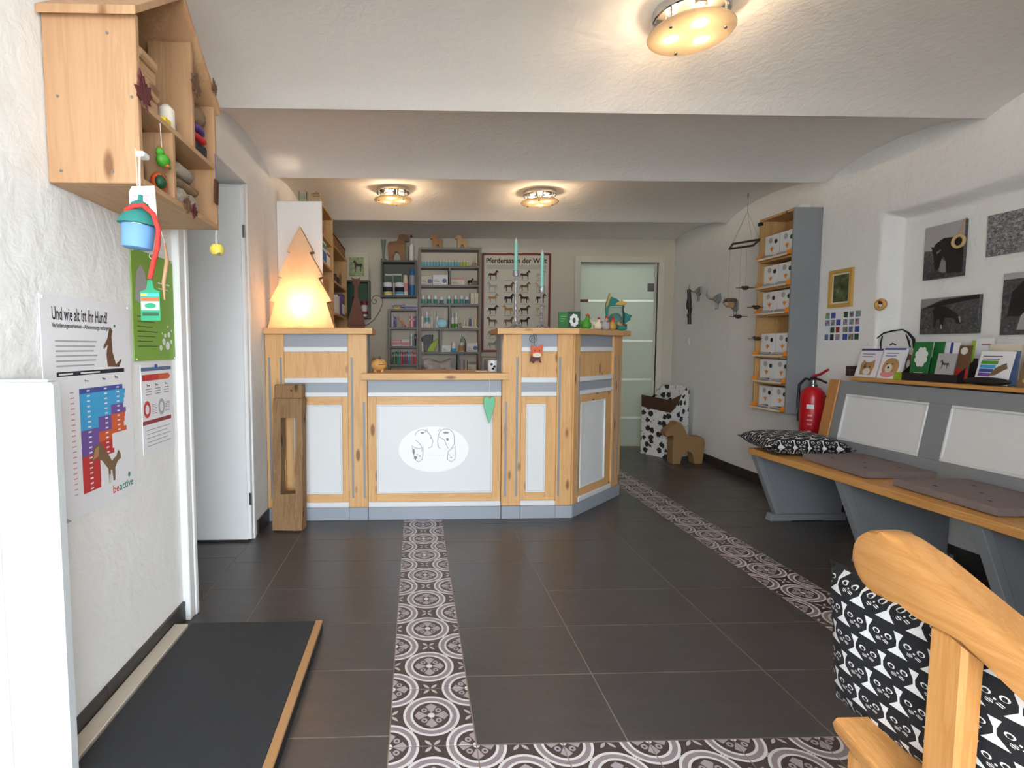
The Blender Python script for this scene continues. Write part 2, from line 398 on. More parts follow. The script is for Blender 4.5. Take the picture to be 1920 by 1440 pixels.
HORSE = [(0, .78), (.015, .72), (.06, .71), (.13, .76), (.17, .70), (.16, .58), (.19, .46), (.2, .3), (.19, .05), (.2, 0), (.25, 0), (.25, .1), (.27, .3), (.30, .42), (.45, .40), (.6, .42), (.64, .42),
         (.66, .3), (.64, .2), (.67, .02), (.68, 0), (.73, 0), (.73, .05), (.71, .2), (.76, .35), (.79, .5), (.84, .35), (.87, .2), (.9, .22), (.88, .45), (.83, .62), (.77, .66), (.65, .65), (.5, .62),
         (.36, .66), (.28, .8), (.2, .93), (.16, 1.0), (.14, .94), (.08, .9)]
def shape(poly, x, y, w_, h_, flip=False): return [(x + ((1 - px) if flip else px) * w_, y + py * h_) for px, py in poly]

# ------------------------------------------------------------ the room
LX, BY, FY = -0.965, 5.87, -1.0
RX0 = 2.85
def rx(y): return RX0 if y < 4.6 else RX0 + (y - 4.6) * .055
# floor: grout bed with every tile laid on it
fl = struct(MB().box(-2.2, 3.3, FY - .25, 7.6, -.06, -.0012).build('floor', 'grout'))
tile_mesh = {}
def lay(name, x0, x1, y0, y1, mat, z1=0.0):
    g = .0017; k = (name, round(x1 - x0, 3), round(y1 - y0, 3))
    if k not in tile_mesh:
        w_, d_ = (x1 - x0) / 2 - g, (y1 - y0) / 2 - g
        o = MB().box(-w_, w_, -d_, d_, -.008, 0, .0008).build(name, mat); tile_mesh[k] = o.data
    else:
        o = bpy.data.objects.new(name, tile_mesh[k]); C.objects.link(o)
    o.parent = fl; o.location = ((x0 + x1) / 2, (y0 + y1) / 2, z1)
def rows(xs, y0, step, n, ymax=BY, skip=None):
    for k in range(n):
        a, b = y0 + step * k, min(ymax, y0 + step * (k + 1))
        if a >= ymax - .02: break
        for x0, x1 in zip(xs[:-1], xs[1:]):
            if skip and skip(x0, a): continue
            lay('floor_tile', x0, x1, a, b, 'dark_tile')
rows([.172, .61, 1.22, 1.662], 1.412, .3125, 15)
rows([-.965, -.70, -.078], .505, .3165, 18)
rows([1.912, 2.41, 2.845], 1.30, .3125, 15)
rows([-1.62, -1.3, -.965], 2.16, .3125, 3, 3.1)
for k in range(10): lay('patterned_tile', -.078, .172, 1.162 + .25 * k, 1.412 + .25 * k, 'pattern_tile')
for k in range(7): lay('patterned_tile', .172 + .248 * k, .172 + .248 * (k + 1), 1.162, 1.412, 'pattern_tile')
for k in range(1, 18): lay('patterned_tile', 1.662, 1.912, 1.162 + .25 * k, 1.412 + .25 * k, 'pattern_tile')
lay('patterned_tile', 1.662 + .246, 1.912, 1.162, 1.412, 'pattern_tile') if False else None

# left wall with the doorway, thickness to the left
D0, D1, DZ = 2.185, 3.085, 2.07
b = MB(); b.box(LX - .24, LX, FY, D0, -.05, 2.6); b.box(LX - .24, LX, D1, BY + .2, -.05, 2.6); b.box(LX - .24, LX, D0, D1, DZ, 2.6)
struct(b.build('wall_left', 'plaster'))
# right wall as one relief with the blind niche
def sst(a, b_, t):
    t = max(0, min(1, (t - a) / (b_ - a))); return t * t * (3 - 2 * t)
ys = [-.1, .4, 1.0, 1.6, 2.2, 2.6, 2.9, 3.06, 3.085, 3.1, 3.11, 3.12, 3.13, 3.14, 3.15, 3.16, 3.18, 3.22, 3.4, 3.8, 4.2, 4.5, 4.6, 5.0, 5.4, BY + .2]
zs = [-.05, .4, .8, .90, .92, .94, 1.2, 1.5, 1.8, 1.87, 1.89, 1.90, 1.91, 1.92, 1.93, 1.94, 1.95, 1.97, 2.0, 2.2, 2.6]
vs = []; 
for y in ys:
    for z in zs:
        n = (1 - sst(3.11, 3.16, y)) * sst(.90, .94, z) * (1 - sst(1.90, 1.955, z + .02 * math.sin(y * 5)))
        vs.append((rx(y) + .10 * n, y, z))
nz = len(zs); fs = [(i * nz + j, (i + 1) * nz + j, (i + 1) * nz + j + 1, i * nz + j + 1) for i in range(len(ys) - 1) for j in range(nz - 1)]
b = MB(); b.add(vs, fs); b.box(3.1, 3.25, -.1, BY + .2, -.05, 2.6)
struct(b.build('wall_right', 'plaster', smooth=60))
# back wall with the glass door opening
GX0, GX1, GZ = 1.85, 2.735, 2.085
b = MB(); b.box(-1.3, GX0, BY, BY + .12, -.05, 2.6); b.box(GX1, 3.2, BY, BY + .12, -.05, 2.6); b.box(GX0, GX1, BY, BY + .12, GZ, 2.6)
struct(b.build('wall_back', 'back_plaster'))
# front of the room: unseen entrance passage, shaped to cut daylight on the right
EX = 1.05
b = MB(); b.box(EX, 3.3, -.18, -.04, -.05, 2.6); b.box(EX, EX + .14, FY, -.18, -.05, 2.6); b.box(LX - .24, EX + .14, FY - .14, FY, 2.2, 2.6)
struct(b.build('wall_front', 'plaster'))
# unseen ground added outside the entrance, pale to bounce daylight up indoors
struct(MB().box(-14, 14, FY - 24, FY - .02, -.12, -.02).build('ground', 'bounce_ground'))
# shallow vaulted ceiling
cre = [-1.56, -.52, .52, 1.56, 2.60, 3.62, 4.78, 6.2]
prof = []
for a, c in zip(cre[:-1], cre[1:]):
    for i in range(14):
        t = i / 14; prof.append((a + (c - a) * t, 2.27 + .092 * (1 - (2 * t - 1) ** 2) ** .85))
prof = [p for p in prof if p[0] < BY + .15]
n = len(prof); xs = [-1.3, 3.25]
vs = [(x, y, z) for x in xs for y, z in prof] + [(x, y, 2.62) for x in xs for y, z in (prof[0], prof[-1])]
fs = [(i, i + 1, n + i + 1, n + i) for i in range(n - 1)] + [(2 * n, 2 * n + 1, 2 * n + 3, 2 * n + 2)]
struct(MB().add(vs, fs).build('ceiling', 'ceiling_plaster', smooth=30))
# skirting tiles
def skirting(name, pts, h=.075, t=.011, side=1, piece=.62):
    root = None
    for (x0, y0), (x1, y1) in pts:
        L = math.hypot(x1 - x0, y1 - y0); d = Vector(((x1 - x0) / L, (y1 - y0) / L, 0)); k = 0
        while k < L - .01:
            e = min(L, k + piece); T = frame((x0 + d.x * k, y0 + d.y * k, 0), (d.x, d.y, 0), (0, 0, 1))
            bb = MB(T); bb.box(0, e - k - .003, .0, h, 0, t * side, .0015)
            if root is None: root = struct(bb.build(name, 'skirting_tile'))
            else: bb.build('skirting_tile', 'skirting_tile', root)
            k = e
skirting('baseboard_left', [((LX, -.9), (LX, D0 - .055)), ((LX, D1 + .06), (LX, 3.38))], .085, .012, 1)
skirting('baseboard_right', [((RX0, 4.6), (RX0, -.2)), ((rx(BY), BY), (RX0, 4.6))], .085, .012, 1)
skirting('baseboard_back', [((-.6, BY), (1.76, BY))], .085, .012, 1)
# doorway: white casing and the leaf standing open into the side room
d1 = struct(MB().box(LX - .25, LX + .035, D0 - .005, D0 + .022, 0, DZ + .02, .003).build('door_1', 'white_door'))
MB().box(LX, LX + .03, D0 - .055, D0 - .004, 0, DZ + .07, .004).build('casing', 'white_door', d1)
MB().box(LX - .25, LX + .012, D1 - .018, D1 + .006, 0, DZ + .02, .003).build('casing', 'white_door', d1)
MB().box(LX - .245, LX + .012, D0 + .023, D1 - .019, DZ - .012, DZ + .03, .003).build('casing', 'white_door', d1)
MB().box(LX - .80, LX + .004, 3.028, 3.066, .012, 2.042, .003).build('door_leaf', 'white_door', d1)
MB().box(LX - .80, LX - .014, 3.016, 3.03, .012, 2.03, .003).build('rebate_board', 'white_door', d1)
MB().cyl((LX + .004, 3.022, 1.75), .008, .07, 10).build('hinge', 'steel', d1)
MB().cyl((LX + .004, 3.022, .22), .008, .07, 10).build('hinge', 'steel', d1)
# side room shell
b = MB(); b.box(-2.15, -2.05, 1.0, 3.6, -.05, 2.6); b.box(-2.15, LX - .2, 3.35, 3.45, -.05, 2.6); b.box(-2.15, LX - .2, 1.0, 1.1, -.05, 2.6); b.box(-2.15, LX - .2, 1.0, 3.45, 2.45, 2.6)
struct(b.build('wall_side_room', 'plaster'))
# glass door in the back wall
d2 = struct(MB().box(GX0 - .065, GX0, BY - .018, BY + .12, 0, GZ + .07, .003).build('door_2', 'warm_paper'))
MB().box(GX1, GX1 + .065, BY - .018, BY + .12, 0, GZ + .07, .003).build('casing', 'warm_paper', d2)
MB().box(GX0, GX1, BY - .018, BY + .12, GZ, GZ + .07, .003).build('casing', 'warm_paper', d2)
MB().box(GX1 - .03, GX1, BY + .02, BY + .05, 0, GZ, .002).build('stop_bead', 'warm_paper', d2)
gl = MB().box(GX0 + .004, GX1 - .030, BY + .022, BY + .032, .006, .316).build('glass_pane', 'frosted_glass', d2)
for a, c in ((.344, .756), (.784, 1.196), (1.224, 1.646), (1.674, GZ - .006)): MB().box(GX0 + .004, GX1 - .030, BY + .022, BY + .032, a, c).build('frosted_field', 'frosted_glass', gl)
for z in (1.66, 1.21, .77, .33): MB().box(GX0 + .004, GX1 - .030, BY + .022, BY + .032, z - .014, z + .014).build('clear_stripe', 'clear_strip', gl)
for z in (1.81, .30): MB().box(GX1 - .11, GX1 - .038, BY + .004, BY + .024, z - .045, z + .045, .003).build('hinge', 'steel', d2)
MB().box(GX0 + .006, GX0 + .10, BY + .008, BY + .026, 1.645, 1.675, .003).build('latch', 'brown', d2)
# lit corridor behind the glass door
b = MB(); b.box(1.2, 1.3, BY + .12, 7.5, -.05, 2.6); b.box(3.2, 3.3, BY + .12, 7.5, -.05, 2.6); b.box(1.2, 3.3, 7.4, 7.5, -.05, 2.6); b.box(1.2, 3.3, BY + .12, 7.5, 2.5, 2.6)
struct(b.build('wall_corridor', 'plaster'))
cl = bpy.data.lights.new('corridor_lamp', 'AREA'); cl.shape = 'DISK'; cl.size = .5; cl.energy = 30; cl.color = (.97, 1, .96)
co = bpy.data.objects.new('corridor_lamp', cl); C.objects.link(co); co.location = (2.3, 6.8, 2.45)
# light switch on the right wall
sw = struct(MB().box(rx(5.48) - .011, rx(5.48) + .004, 5.44, 5.52, 1.165, 1.245, .003).build('trim_1', 'plastic_white'))
MB().box(rx(5.48) - .016, rx(5.48) - .008, 5.455, 5.505, 1.18, 1.23, .002).build('rocker', 'plastic_white', sw)

# ------------------------------------------------------------ reception counter: three units and their tops
YF = 3.39
def fpost(root, T, u0, u1, z0=.085, z1=1.218, d=.05):
    MB(T).box(u0, u1, z0, z1, -d, .006, .003).build('post', 'pine', root)
def inlay(root, T, u, z0, z1): MB(T).box(u - .007, u + .007, z0, z1, .004, .0078, .001).build('inlay_strip', 'inlay_grey', root)
def bay(root, T, u0, u1, p0, p1, top, tall=True):
    """one bay between two posts: plinth, rails, mouldings, lower frame and white panel"""
    if tall:
        MB(T).box(u0, u1, 1.138, 1.218, -.03, -.006).build('fascia', 'grey_paint', root)
        MB(T).box(u0, u1, 1.105, 1.138, -.03, .006, .004).build('moulding', 'white_paint', root)
        MB(T).box(u0, u1, .938, 1.105, -.03, -.008).build('drawer_front', 'pine', root)
        MB(T).box(u0, u1, .903, .938, -.03, .006, .004).build('moulding', 'white_paint', root)
        MB(T).box(u0, u1, .844, .903, -.03, -.006).build('fascia', 'grey_paint', root)
    else:
        MB(T).box(u0, u1, .844, .925, -.03, -.006).build('fascia', 'grey_paint', root)
    MB(T).box(u0, u1, .814, .844, -.03, .006, .004).build('moulding', 'white_paint', root)
    MB(T).box(u0, p0, .119, .814, -.03, -.004, .002).build('stile', 'pine', root)
    MB(T).box(p1, u1, .119, .814, -.03, -.004, .002).build('stile', 'pine', root)
    MB(T).box(p0, p1, .762, .814, -.03, -.004, .002).build('rail', 'pine_x', root)
    MB(T).box(p0, p1, .119, .172, -.03, -.004, .002).build('rail', 'pine_x', root)
    pn = MB(T).box(p0, p1, .172, .762, -.03, -.012).build('panel', 'white_paint', root)
    q = .012
    b = MB(T); b.box(p0, p1, .762 - q, .762, -.012, -.001, .003); b.box(p0, p1, .172, .172 + q, -.012, -.001, .003); b.box(p0, p0 + q, .172 + q, .762 - q, -.012, -.001, .003); b.box(p1 - q, p1, .172 + q, .762 - q, -.012, -.001, .003)
    b.build('panel_bead', 'white_paint', pn)
    MB(T).box(u0, u1, .084, .119, -.03, .008, .005).build('moulding', 'white_paint', root)
def plinth(root, T, *us):
    for a, c in zip(us[:-1], us[1:]): MB(T).box(a + .0006, c - .0006, 0, .084, -.04, .010, .0015).build('plinth_board', 'grey_paint', root)
TF = facing((0, YF, 0), 'S')
# left tall unit
lu = thing('counter_unit', 'tall pine reception counter unit under the glowing tree lamp', 'counter', (-.64, 3.5, 0))
MB().box(-.960, -.312, YF + .03, 3.61, .0, 1.218).build('carcass', 'pine', lu)
MB().box(-.318, -.310, YF + .012, 3.61, .969, 1.218).build('side_panel', 'grey_paint', lu)
fpost(lu, TF, -.962, -.842); fpost(lu, TF, -.436, -.312)
for u_, z0 in ((-.936, .147), (-.863, .147), (-.409, .147)): inlay(lu, TF, u_, z0, 1.07)
inlay(lu, TF, -.333, .147, .778)
bay(lu, TF, -.842, -.436, -.79, -.477, 1.218)
plinth(lu, TF, -.962, -.842, -.436, -.312)
lt = MB().box(-.962, -.272, 3.345, 3.66, 1.218, 1.257, .004).build('countertop', 'pine_x', loc=(-.62, 3.5, 1.218)); tag(lt, 'pine top of the left counter unit carrying the tree lamp', 'countertop')
# low middle unit
mu = thing('counter_unit', 'low middle counter unit with an oval animal picture on its white panel', 'counter', (.13, 3.6, 0))
MB().box(-.310, .563, YF + .03, 3.80, 0, .925).build('carcass', 'pine', mu)
bay(mu, TF, -.310, .563, -.255, .507, .925, False)
plinth(mu, TF, -.310, .563)
pl = MB(TF).prism([(.12 + .232 * math.cos(2 * PI * i / 40), .465 + .152 * math.sin(2 * PI * i / 40)) for i in range(40)], -.012, -.006, .002).build('oval_plaque', 'plaque_white', mu)
# pencil drawing on the plaque: two horse heads, a dog and a cat
def sketch(polys, T, r=.0016):
    b = MB(T)
    for p in polys: b.tube([(x, y, -.0055) for x, y in p], r, 4)
    return b
o_ = (.0, .0)
dr = [arc(.045, .545, .05, 2.9, .6, 8) + [(.10, .555), (.115, .52), (.105, .48), (.085, .475)], [(.0, .53), (.03, .50), (.045, .47), (.04, .45)], [(.06, .575), (.075, .60), (.085, .575)],
      arc(.20, .545, .055, 2.5, -.2, 8) + [(.255, .50), (.235, .47)], [(.155, .575), (.145, .52), (.15, .48), (.165, .47)], [(.17, .585), (.16, .60), (.15, .585)], [(.165, .54), (.19, .53), (.20, .50), (.215, .47)],
      [(-.005, .40), (-.02, .47), (-.025, .49), (.0, .475), (.03, .47), (.05, .485), (.05, .45), (.045, .40), (.02, .38), (-.005, .40)],
      [(.21, .40), (.215, .45), (.235, .465), (.265, .485), (.265, .44), (.26, .40), (.235, .38), (.21, .40)], [(.222, .425), (.23, .428)], [(.245, .428), (.253, .425)]]
sk = sketch(dr, TF)
sk.build('pencil_drawing', 'cable', pl)
b = flat(TF)
for e in ((-.012, .45, .008, .02), (.012, .43, .005, .004), (.028, .42, .006, .004), (.0, .41, .010, .012), (.045, .575, .012, .006), (.2, .575, .02, .006), (.21, .53, .008, .01), (.235, .41, .006, .004), (.1, .54, .004, .004), (.16, .545, .004, .004)): b.disc(e[0], e[1], e[2], e[3], -.0056, 10)
b.text('. . . . . . . . . .', .12, .425, .03, -.0056, 'CENTER')
b.build('pencil_shading', 'grey_ink', pl)['kind'] = 'stuff'
mt = MB(frame((0, 0, 0), (1, 0, 0), (0, 1, 0))).prism([(-.345, 3.338), (.60, 3.338), (.60, 3.383), (.5605, 3.383), (.5605, 3.86), (-.3085, 3.86), (-.3085, 3.383), (-.345, 3.383)], .925, .968, .003).build('countertop', 'pine_x', loc=(.13, 3.6, .925)); tag(mt, 'low pine countertop in front of the medicine shelf', 'countertop')
# right tall unit with the 45 degree corner
ru = thing('counter_unit', 'tall pine corner counter unit with an angled white panelled side', 'counter', (1.0, 3.6, 0))
b = MB(frame((0, 0, 0), (1, 0, 0), (0, 1, 0)))
DX = 1.035
q7 = math.sqrt(.5)
def dg(s_, n_=0): return (DX + s_ * q7 + n_ * q7, YF + s_ * q7 - n_ * q7)     # along / outward of the angled side
b.prism([(.566, YF + .03), (DX - .012, YF + .03), dg(.745, -.03), dg(.745, -.24), (DX - .09, 3.61), (.566, 3.61)], 0, 1.218)
b.build('carcass', 'pine', ru)
MB().box(.562, .568, YF + .012, 3.61, .969, 1.218).build('side_panel', 'grey_paint', ru)
fpost(ru, TF, .566, .692); fpost(ru, TF, .928, DX - .004)
inlay(ru, TF, .592, .147, .778); inlay(ru, TF, .665, .147, 1.07); inlay(ru, TF, .945, .147, 1.07)
bay(ru, TF, .692, .928, .729, .859, 1.218)
plinth(ru, TF, .566, .692, .928, DX + .004)
TD = frame((DX, YF, 0), (q7, q7, 0), (0, 0, 1))
fpost(ru, TD, .004, .085); fpost(ru, TD, .595, .745)
inlay(ru, TD, .622, .147, 1.07); inlay(ru, TD, .69, .147, 1.07); inlay(ru, TD, .07, .147, 1.07)
bay(ru, TD, .085, .595, .12, .50, 1.218)
plinth(ru, TD, .002, .60, .745)
b = MB(frame((0, 0, 0), (1, 0, 0), (0, 1, 0)))
e0, e1 = dg(.80, .045), dg(.80, -.27)
b.prism([(.528, 3.345), (DX + .0186, 3.345), e0, e1, (DX - .10, 3.66), (.528, 3.66)], 1.218, 1.257, .004)
rt = b.build('countertop', 'pine_x', loc=(1.0, 3.6, 1.218)); tag(rt, 'angled pine top of the corner unit carrying the candlesticks', 'countertop')

# ------------------------------------------------------------ on and around the counter
ZT, ZL = 1.257, .968
# tree lamp
tc, tb, ty = -.742, ZT, 3.44
half = [(0, 1.912), (.084, 1.752), (.062, 1.744), (.145, 1.592), (.115, 1.582), (.20, 1.434), (.166, 1.424), (.216, ZT)]
tree = [(tc + x, z) for x, z in half] + [(tc - x, z) for x, z in half[::-1] if x > 0]
tl = thing('tree_lamp', 'glowing fir tree shaped wooden lamp on the left countertop', 'lamp', (tc, ty + .04, tb))
T_ = facing((0, ty, 0), 'S')
MB(T_).prism(tree, -.006, 0).build('front_panel', 'lit_ply', tl)
MB(T_).prism(tree, -.085, -.079).build('back_panel', 'lit_ply', tl)
b = MB(T_)
for (x0, z0), (x1, z1) in zip(tree[:-1], tree[1:]):
    if abs(z0 - ZT) < 1e-6 and abs(z1 - ZT) < 1e-6: continue
    b.add([(x0, z0, -.006), (x1, z1, -.006), (x1, z1, -.079), (x0, z0, -.079)], [(0, 1, 2, 3)])
b.build('edge_strip', 'pale_pine', tl)
MB().cyl((tc - .005, ty + .043, ZT), .022, .05, 12).build('lamp_socket', 'plastic_white', tl)
MB().ell((tc - .005, ty + .043, ZT + .095), (.028, .028, .04)).build('light_bulb', 'bulb', tl, smooth=60)
L = bpy.data.lights.new('tree_lamp_light', 'POINT'); L.energy = 8.0; L.color = (1, .86, .66); L.shadow_soft_size = .04
lo = bpy.data.objects.new('tree_lamp_light', L); C.objects.link(lo); lo.parent = tl; lo.location = (-.005, .003, .16)
# rusty sheet metal cat with a curled wire tail
cx, cy = -0.3880, 3.5
k = .00359 / 4.8
def cp(zx, zy): return (cx + (zx - 905) * k, ZT + (1245 - zy) * k)
cat = [cp(*p) for p in ((835, 1245), (826, 1215), (834, 1160), (868, 1040), (886, 960), (891, 900), (888, 868), (872, 852), (868, 830), (874, 818), (858, 790), (882, 805), (905, 808), (928, 805), (942, 790), (936, 818), (942, 830), (938, 852), (922, 868), (918, 900), (924, 960), (944, 1040), (972, 1160), (982, 1215), (975, 1245))]
ct = thing('cat_figure', 'rusty flat metal cat with a long curled wire tail', 'figurine', (cx, cy, ZT))
MB(facing((0, cy, 0), 'S')).prism(cat, -.004, .004).build('body', 'rust', ct)
MB().box(cx - .05, cx + .05, cy - .03, cy + .04, ZT, ZT + .004).build('base_plate', 'rust', ct)
tail = [cp(*p) for p in ((975, 1220), (1010, 1205), (1060, 1165), (1105, 1100), (1135, 1030), (1138, 990), (1115, 960), (1080, 948), (1050, 965), (1038, 1000), (1052, 1025), (1076, 1022), (1084, 1000), (1072, 985), (1062, 995))]
MB(facing((0, cy, 0), 'S')).tube([(x, z, 0) for x, z in tail], .0022, 6).build('tail', 'rust', ct, smooth=60)
# carved wooden cat on the low top
wc = (-0.2430, 3.52, ZL)
t = thing('wooden_cat', 'round carved wooden cat with pointed ears on the low countertop', 'figurine', wc)
MB().ell((wc[0], wc[1], ZL + .05), (.054, .045, .042), 18, 12).build('body', 'bread_wood', t, smooth=60)
for s_ in (-.034, .006): MB(Matrix.Translation((wc[0] + s_, wc[1] - .01, ZL + .082))).lathe([(.014, 0), (.009, .014), (.001, .026)], 10).build('ear', 'brown', t, smooth=50)
for s_ in (-.025, .022): MB().cyl((wc[0] + s_, wc[1] - .012, ZL), .012, .02, 10).build('foot', 'bread_wood', t)
MB().tube([(wc[0] - .002, wc[1] - .045, ZL + .052), (wc[0] + .022, wc[1] - .042, ZL + .052), (wc[0] + .046, wc[1] - .026, ZL + .054)], .0022, 5).build('mouth_line', 'dark_brown', t)
for s_ in (.008, .03): MB().ell((wc[0] + s_, wc[1] - .041, ZL + .066), (.003, .003, .003), 8, 6).build('eye', 'dark_brown', t)
# mug
mc = (0.5340, 3.6, ZL)
t = thing('mug', 'white mug with black figures near the tall corner unit', 'mug', mc)
MB(Matrix.Translation(mc)).lathe([(.028, 0), (.031, .004), (.033, .075), (.030, .075), (.028, .008), (.001, .008)], 20).build('cup', 'plastic_white', t, smooth=40)
MB().tube([(mc[0] + .032, mc[1], ZL + .06), (mc[0] + .052, mc[1], ZL + .055), (mc[0] + .055, mc[1], ZL + .03), (mc[0] + .032, mc[1], ZL + .018)], .004, 6).build('handle', 'plastic_white', t, smooth=60)
for a, z in ((-1.9, .05), (-1.3, .035), (-1.6, .02)): MB(Matrix.Translation(mc) @ Matrix.Rotation(a, 4, 'Z') @ Matrix.Translation((.0325, 0, z))).ell((0, 0, 0), (.002, .010, .008), 8, 6).build('printed_figure', 'ink', t)
bt = (0.5960, 3.68, ZL)
o = MB(Matrix.Translation(bt)).lathe([(.012, 0), (.012, .05), (.006, .06), (.006, .075), (.009, .078), (.009, .085)], 12).build('pump_bottle', 'black_plastic', loc=bt, smooth=40); tag(o, 'small dark pump bottle right of the mug', 'bottle')
o = MB().box(0.4200, 0.4900, 3.56, 3.63, ZL, ZL + .004).build('leaflet', 'paper', loc=(0.4570, 3.6, ZL)); tag(o, 'white leaflet lying left of the mug', 'leaflet')
# candlesticks
def candlestick(x, y, zc, zt, label):
    t = thing('candlestick', label, 'candlestick', (x, y, ZT), group='silver candlesticks')
    h = zc - ZT
    pr = [(.012, .012)]
    nk = 9
    for i in range(nk):
        z0 = .015 + (h - .05) * i / nk; dz = (h - .05) / nk; q = 1 - .35 * i / nk
        pr += [(.008 * q, z0), (.0155 * q, z0 + dz * .35), (.012 * q, z0 + dz * .6), (.008 * q, z0 + dz * .95)]
    MB(Matrix.Translation((x, y, ZT))).lathe(pr, 10).build('stem', 'silver', t, smooth=50)
    for i in range(5):
        a = 2 * PI * i / 5 + .4; c, s_ = math.cos(a), math.sin(a)
        MB().tube([(x + .006 * c, y + .006 * s_, ZT + .045), (x + .022 * c, y + .022 * s_, ZT + .024), (x + .045 * c, y + .045 * s_, ZT + .012), (x + .062 * c, y + .062 * s_, ZT + .005)], [.010, .010, .008, .005], 6).build('root_foot', 'silver', t, smooth=60)
    MB(Matrix.Translation((x, y, zc - .04))).lathe([(.006, 0), (.018, .004), (.023, .02), (.021, .038), (.025, .04), (.016, .04), (.012, .02), (.001, .018)], 14).build('candle_cup', 'silver', t, smooth=50)
    MB(Matrix.Translation((x, y, zc - .02))).lathe([(.0125, 0), (.0115, zt - zc - .01)], 14).build('candle', 'mint_candle', t, smooth=50)
    MB(Matrix.Translation((x, y, zt - .032))).lathe([(.010, 0), (.007, .014), (.003, .026), (.0012, .036)], 10).build('candle_tip', 'wick', t, smooth=50)
candlestick(0.6710, 3.5, 1.6410, 1.8570, 'taller silver candlestick with a mint taper candle in front of the horse poster')
candlestick(0.8510, 3.52, 1.5390, 1.7860, 'shorter silver candlestick with a mint taper candle at the edge of the horse poster')
# green gift card box
x0, x1 = 0.9820, 1.1320
t = thing('card_box', 'small dark green folding card with a white flower motif beside the candlesticks', 'card', ((x0 + x1) / 2, 3.58, ZT))
h_ = 1.3790 - ZT; xm = x0 + (x1 - x0) * .43
MB().box(x0, xm - .001, 3.57, 3.582, ZT, ZT + h_ - .004).build('cover', 'green_card', t)
MB().box(xm, x1, 3.57, 3.60, ZT, ZT + h_).build('inner_card', 'dark_green', t)
b = flat(facing((0, 3.5692, 0), 'S'))
for i in range(3): b.rect(x0 + .012, xm - .012 - .008 * i, ZT + h_ * (.7 - .13 * i), ZT + h_ * (.74 - .13 * i), 0)
b.build('lettering', 'poster_green', t)['kind'] = 'stuff'
b = MB(facing((0, 3.5698, 0), 'S')); cxm = (xm + x1) / 2
for i in range(8):
    a = 2 * PI * i / 8 + .2; MB(facing((cxm + .021 * math.cos(a), 3.5695, ZT + h_ * .5 + .031 * math.sin(a)), 'S')).ell((0, 0, 0), (.012, .015, .0015), 10, 5).build('white_blossom', 'plastic_white', t)
# hens
def hen(x, y, col, sc, turn, label, head=None, comb='red', z=ZT):
    t = thing('hen_figurine', label, 'figurine', (x, y, z), turn, 'hens on the countertop')
    T = WM[t] @ Matrix.Scale(sc, 4)
    b = MB(T).lathe([(.018, 0), (.028, .008), (.034, .024), (.030, .042), (.018, .058), (.012, .066)], 14); b.build('body', col, t, smooth=60)
    MB(T).prism([(-.02, .015), (-.055, .055), (-.062, .075), (-.045, .072), (-.02, .05), (0, .03)], -.008, .008).build('tail', col, t) if False else None
    MB(T @ facing((0, 0, 0), 'S')).prism([(-.012, .018), (-.045, .04), (-.058, .068), (-.04, .066), (-.018, .05), (0, .04)], -.009, .009, .003).build('tail', col, t)
    MB(T).ell((.010, 0, .072), (.015, .013, .015), 12, 8).build('head', head or col, t, smooth=60)
    MB(T @ facing((0, 0, 0), 'S')).prism([(-.002, .082), (.0, .098), (.006, .092), (.011, .102), (.016, .092), (.021, .096), (.022, .08)], -.003, .003).build('comb', comb, t)
    MB(T @ frame((.023, 0, .072), (0, 1, 0), (0, 0, 1))).lathe([(.005, 0), (.0005, .011)], 8).build('beak', 'orange', t)
    MB(T).ell((.020, 0, .060), (.004, .005, .007), 8, 6).build('wattle', comb, t)
    return t
hen(1.2140, 3.70, 'leaf_green', 1.15, 0, 'bright green pottery hen beside the card')
hen(1.2950, 3.69, 'cream', .9, .3, 'cream pottery hen between the green hen and the grey hen')
hen(1.3650, 3.73, 'photo_light', 1.0, -1.2, 'grey pottery hen with a red dot in front of the jar')
hen(1.4290, 3.77, 'gold', .92, .4, 'yellow pottery hen with an orange head in front of the jar', 'deep_orange')
# glass jar wrapped in a teal napkin
jc = (1.5190, 3.95, ZT)
t = thing('glass_jar', 'glass jar wrapped in a pointed teal napkin behind the hens', 'jar', jc)
MB(Matrix.Translation(jc)).lathe([(.058, 0), (.068, .008), (.070, .12), (.062, .15), (.060, .175), (.066, .178), (.066, .186), (.056, .186), (.054, .15), (.062, .12), (.060, .012), (.001, .01)], 22).build('jar', 'clear_glass', t, smooth=40)
MB(Matrix.Translation(jc)).lathe([(.045, .013), (.052, .05), (.05, .1), (.03, .13), (.005, .135)], 16).build('filling', 'dark_teal', t, smooth=60)
MB(facing((jc[0], jc[1] - .03, ZT), 'S')).prism([(-.085, .15), (-.088, .2), (-.06, .285), (-.05, .255), (-.035, .252), (-.01, .245), (.03, .215), (.06, .195), (.05, .187), (-.055, .187), (-.068, .16), (-.07, .05), (-.078, .05)], -.006, .006, .002).build('napkin', 'dark_teal', t)
MB(facing((jc[0], jc[1] - .038, ZT), 'S')).prism([(-.083, .175), (-.085, .2), (-.058, .283), (-.048, .262), (-.058, .235), (-.07, .195)], -.003, .003).build('napkin_gold_edge', 'gold', t)
MB(facing((jc[0], jc[1] - .040, ZT), 'S')).prism([(-.015, .196), (.0, .215), (.025, .222), (.03, .235), (.045, .22), (.072, .215), (.062, .196), (.03, .192)], -.003, .003).build('napkin_gold_corner', 'gold', t)
MB(facing((jc[0], jc[1] - .02, ZT), 'S')).prism([(.06, .14), (.09, .125), (.125, .118), (.105, .10), (.11, .085), (.085, .07), (.065, .05), (.06, .09)], -.006, .006, .002).build('napkin_corner', 'dark_teal', t)
fc = (1.5230, 3.82, ZT)
t = thing('bird_ornament', 'small teal and orange pottery bird at the end of the angled top', 'figurine', fc)
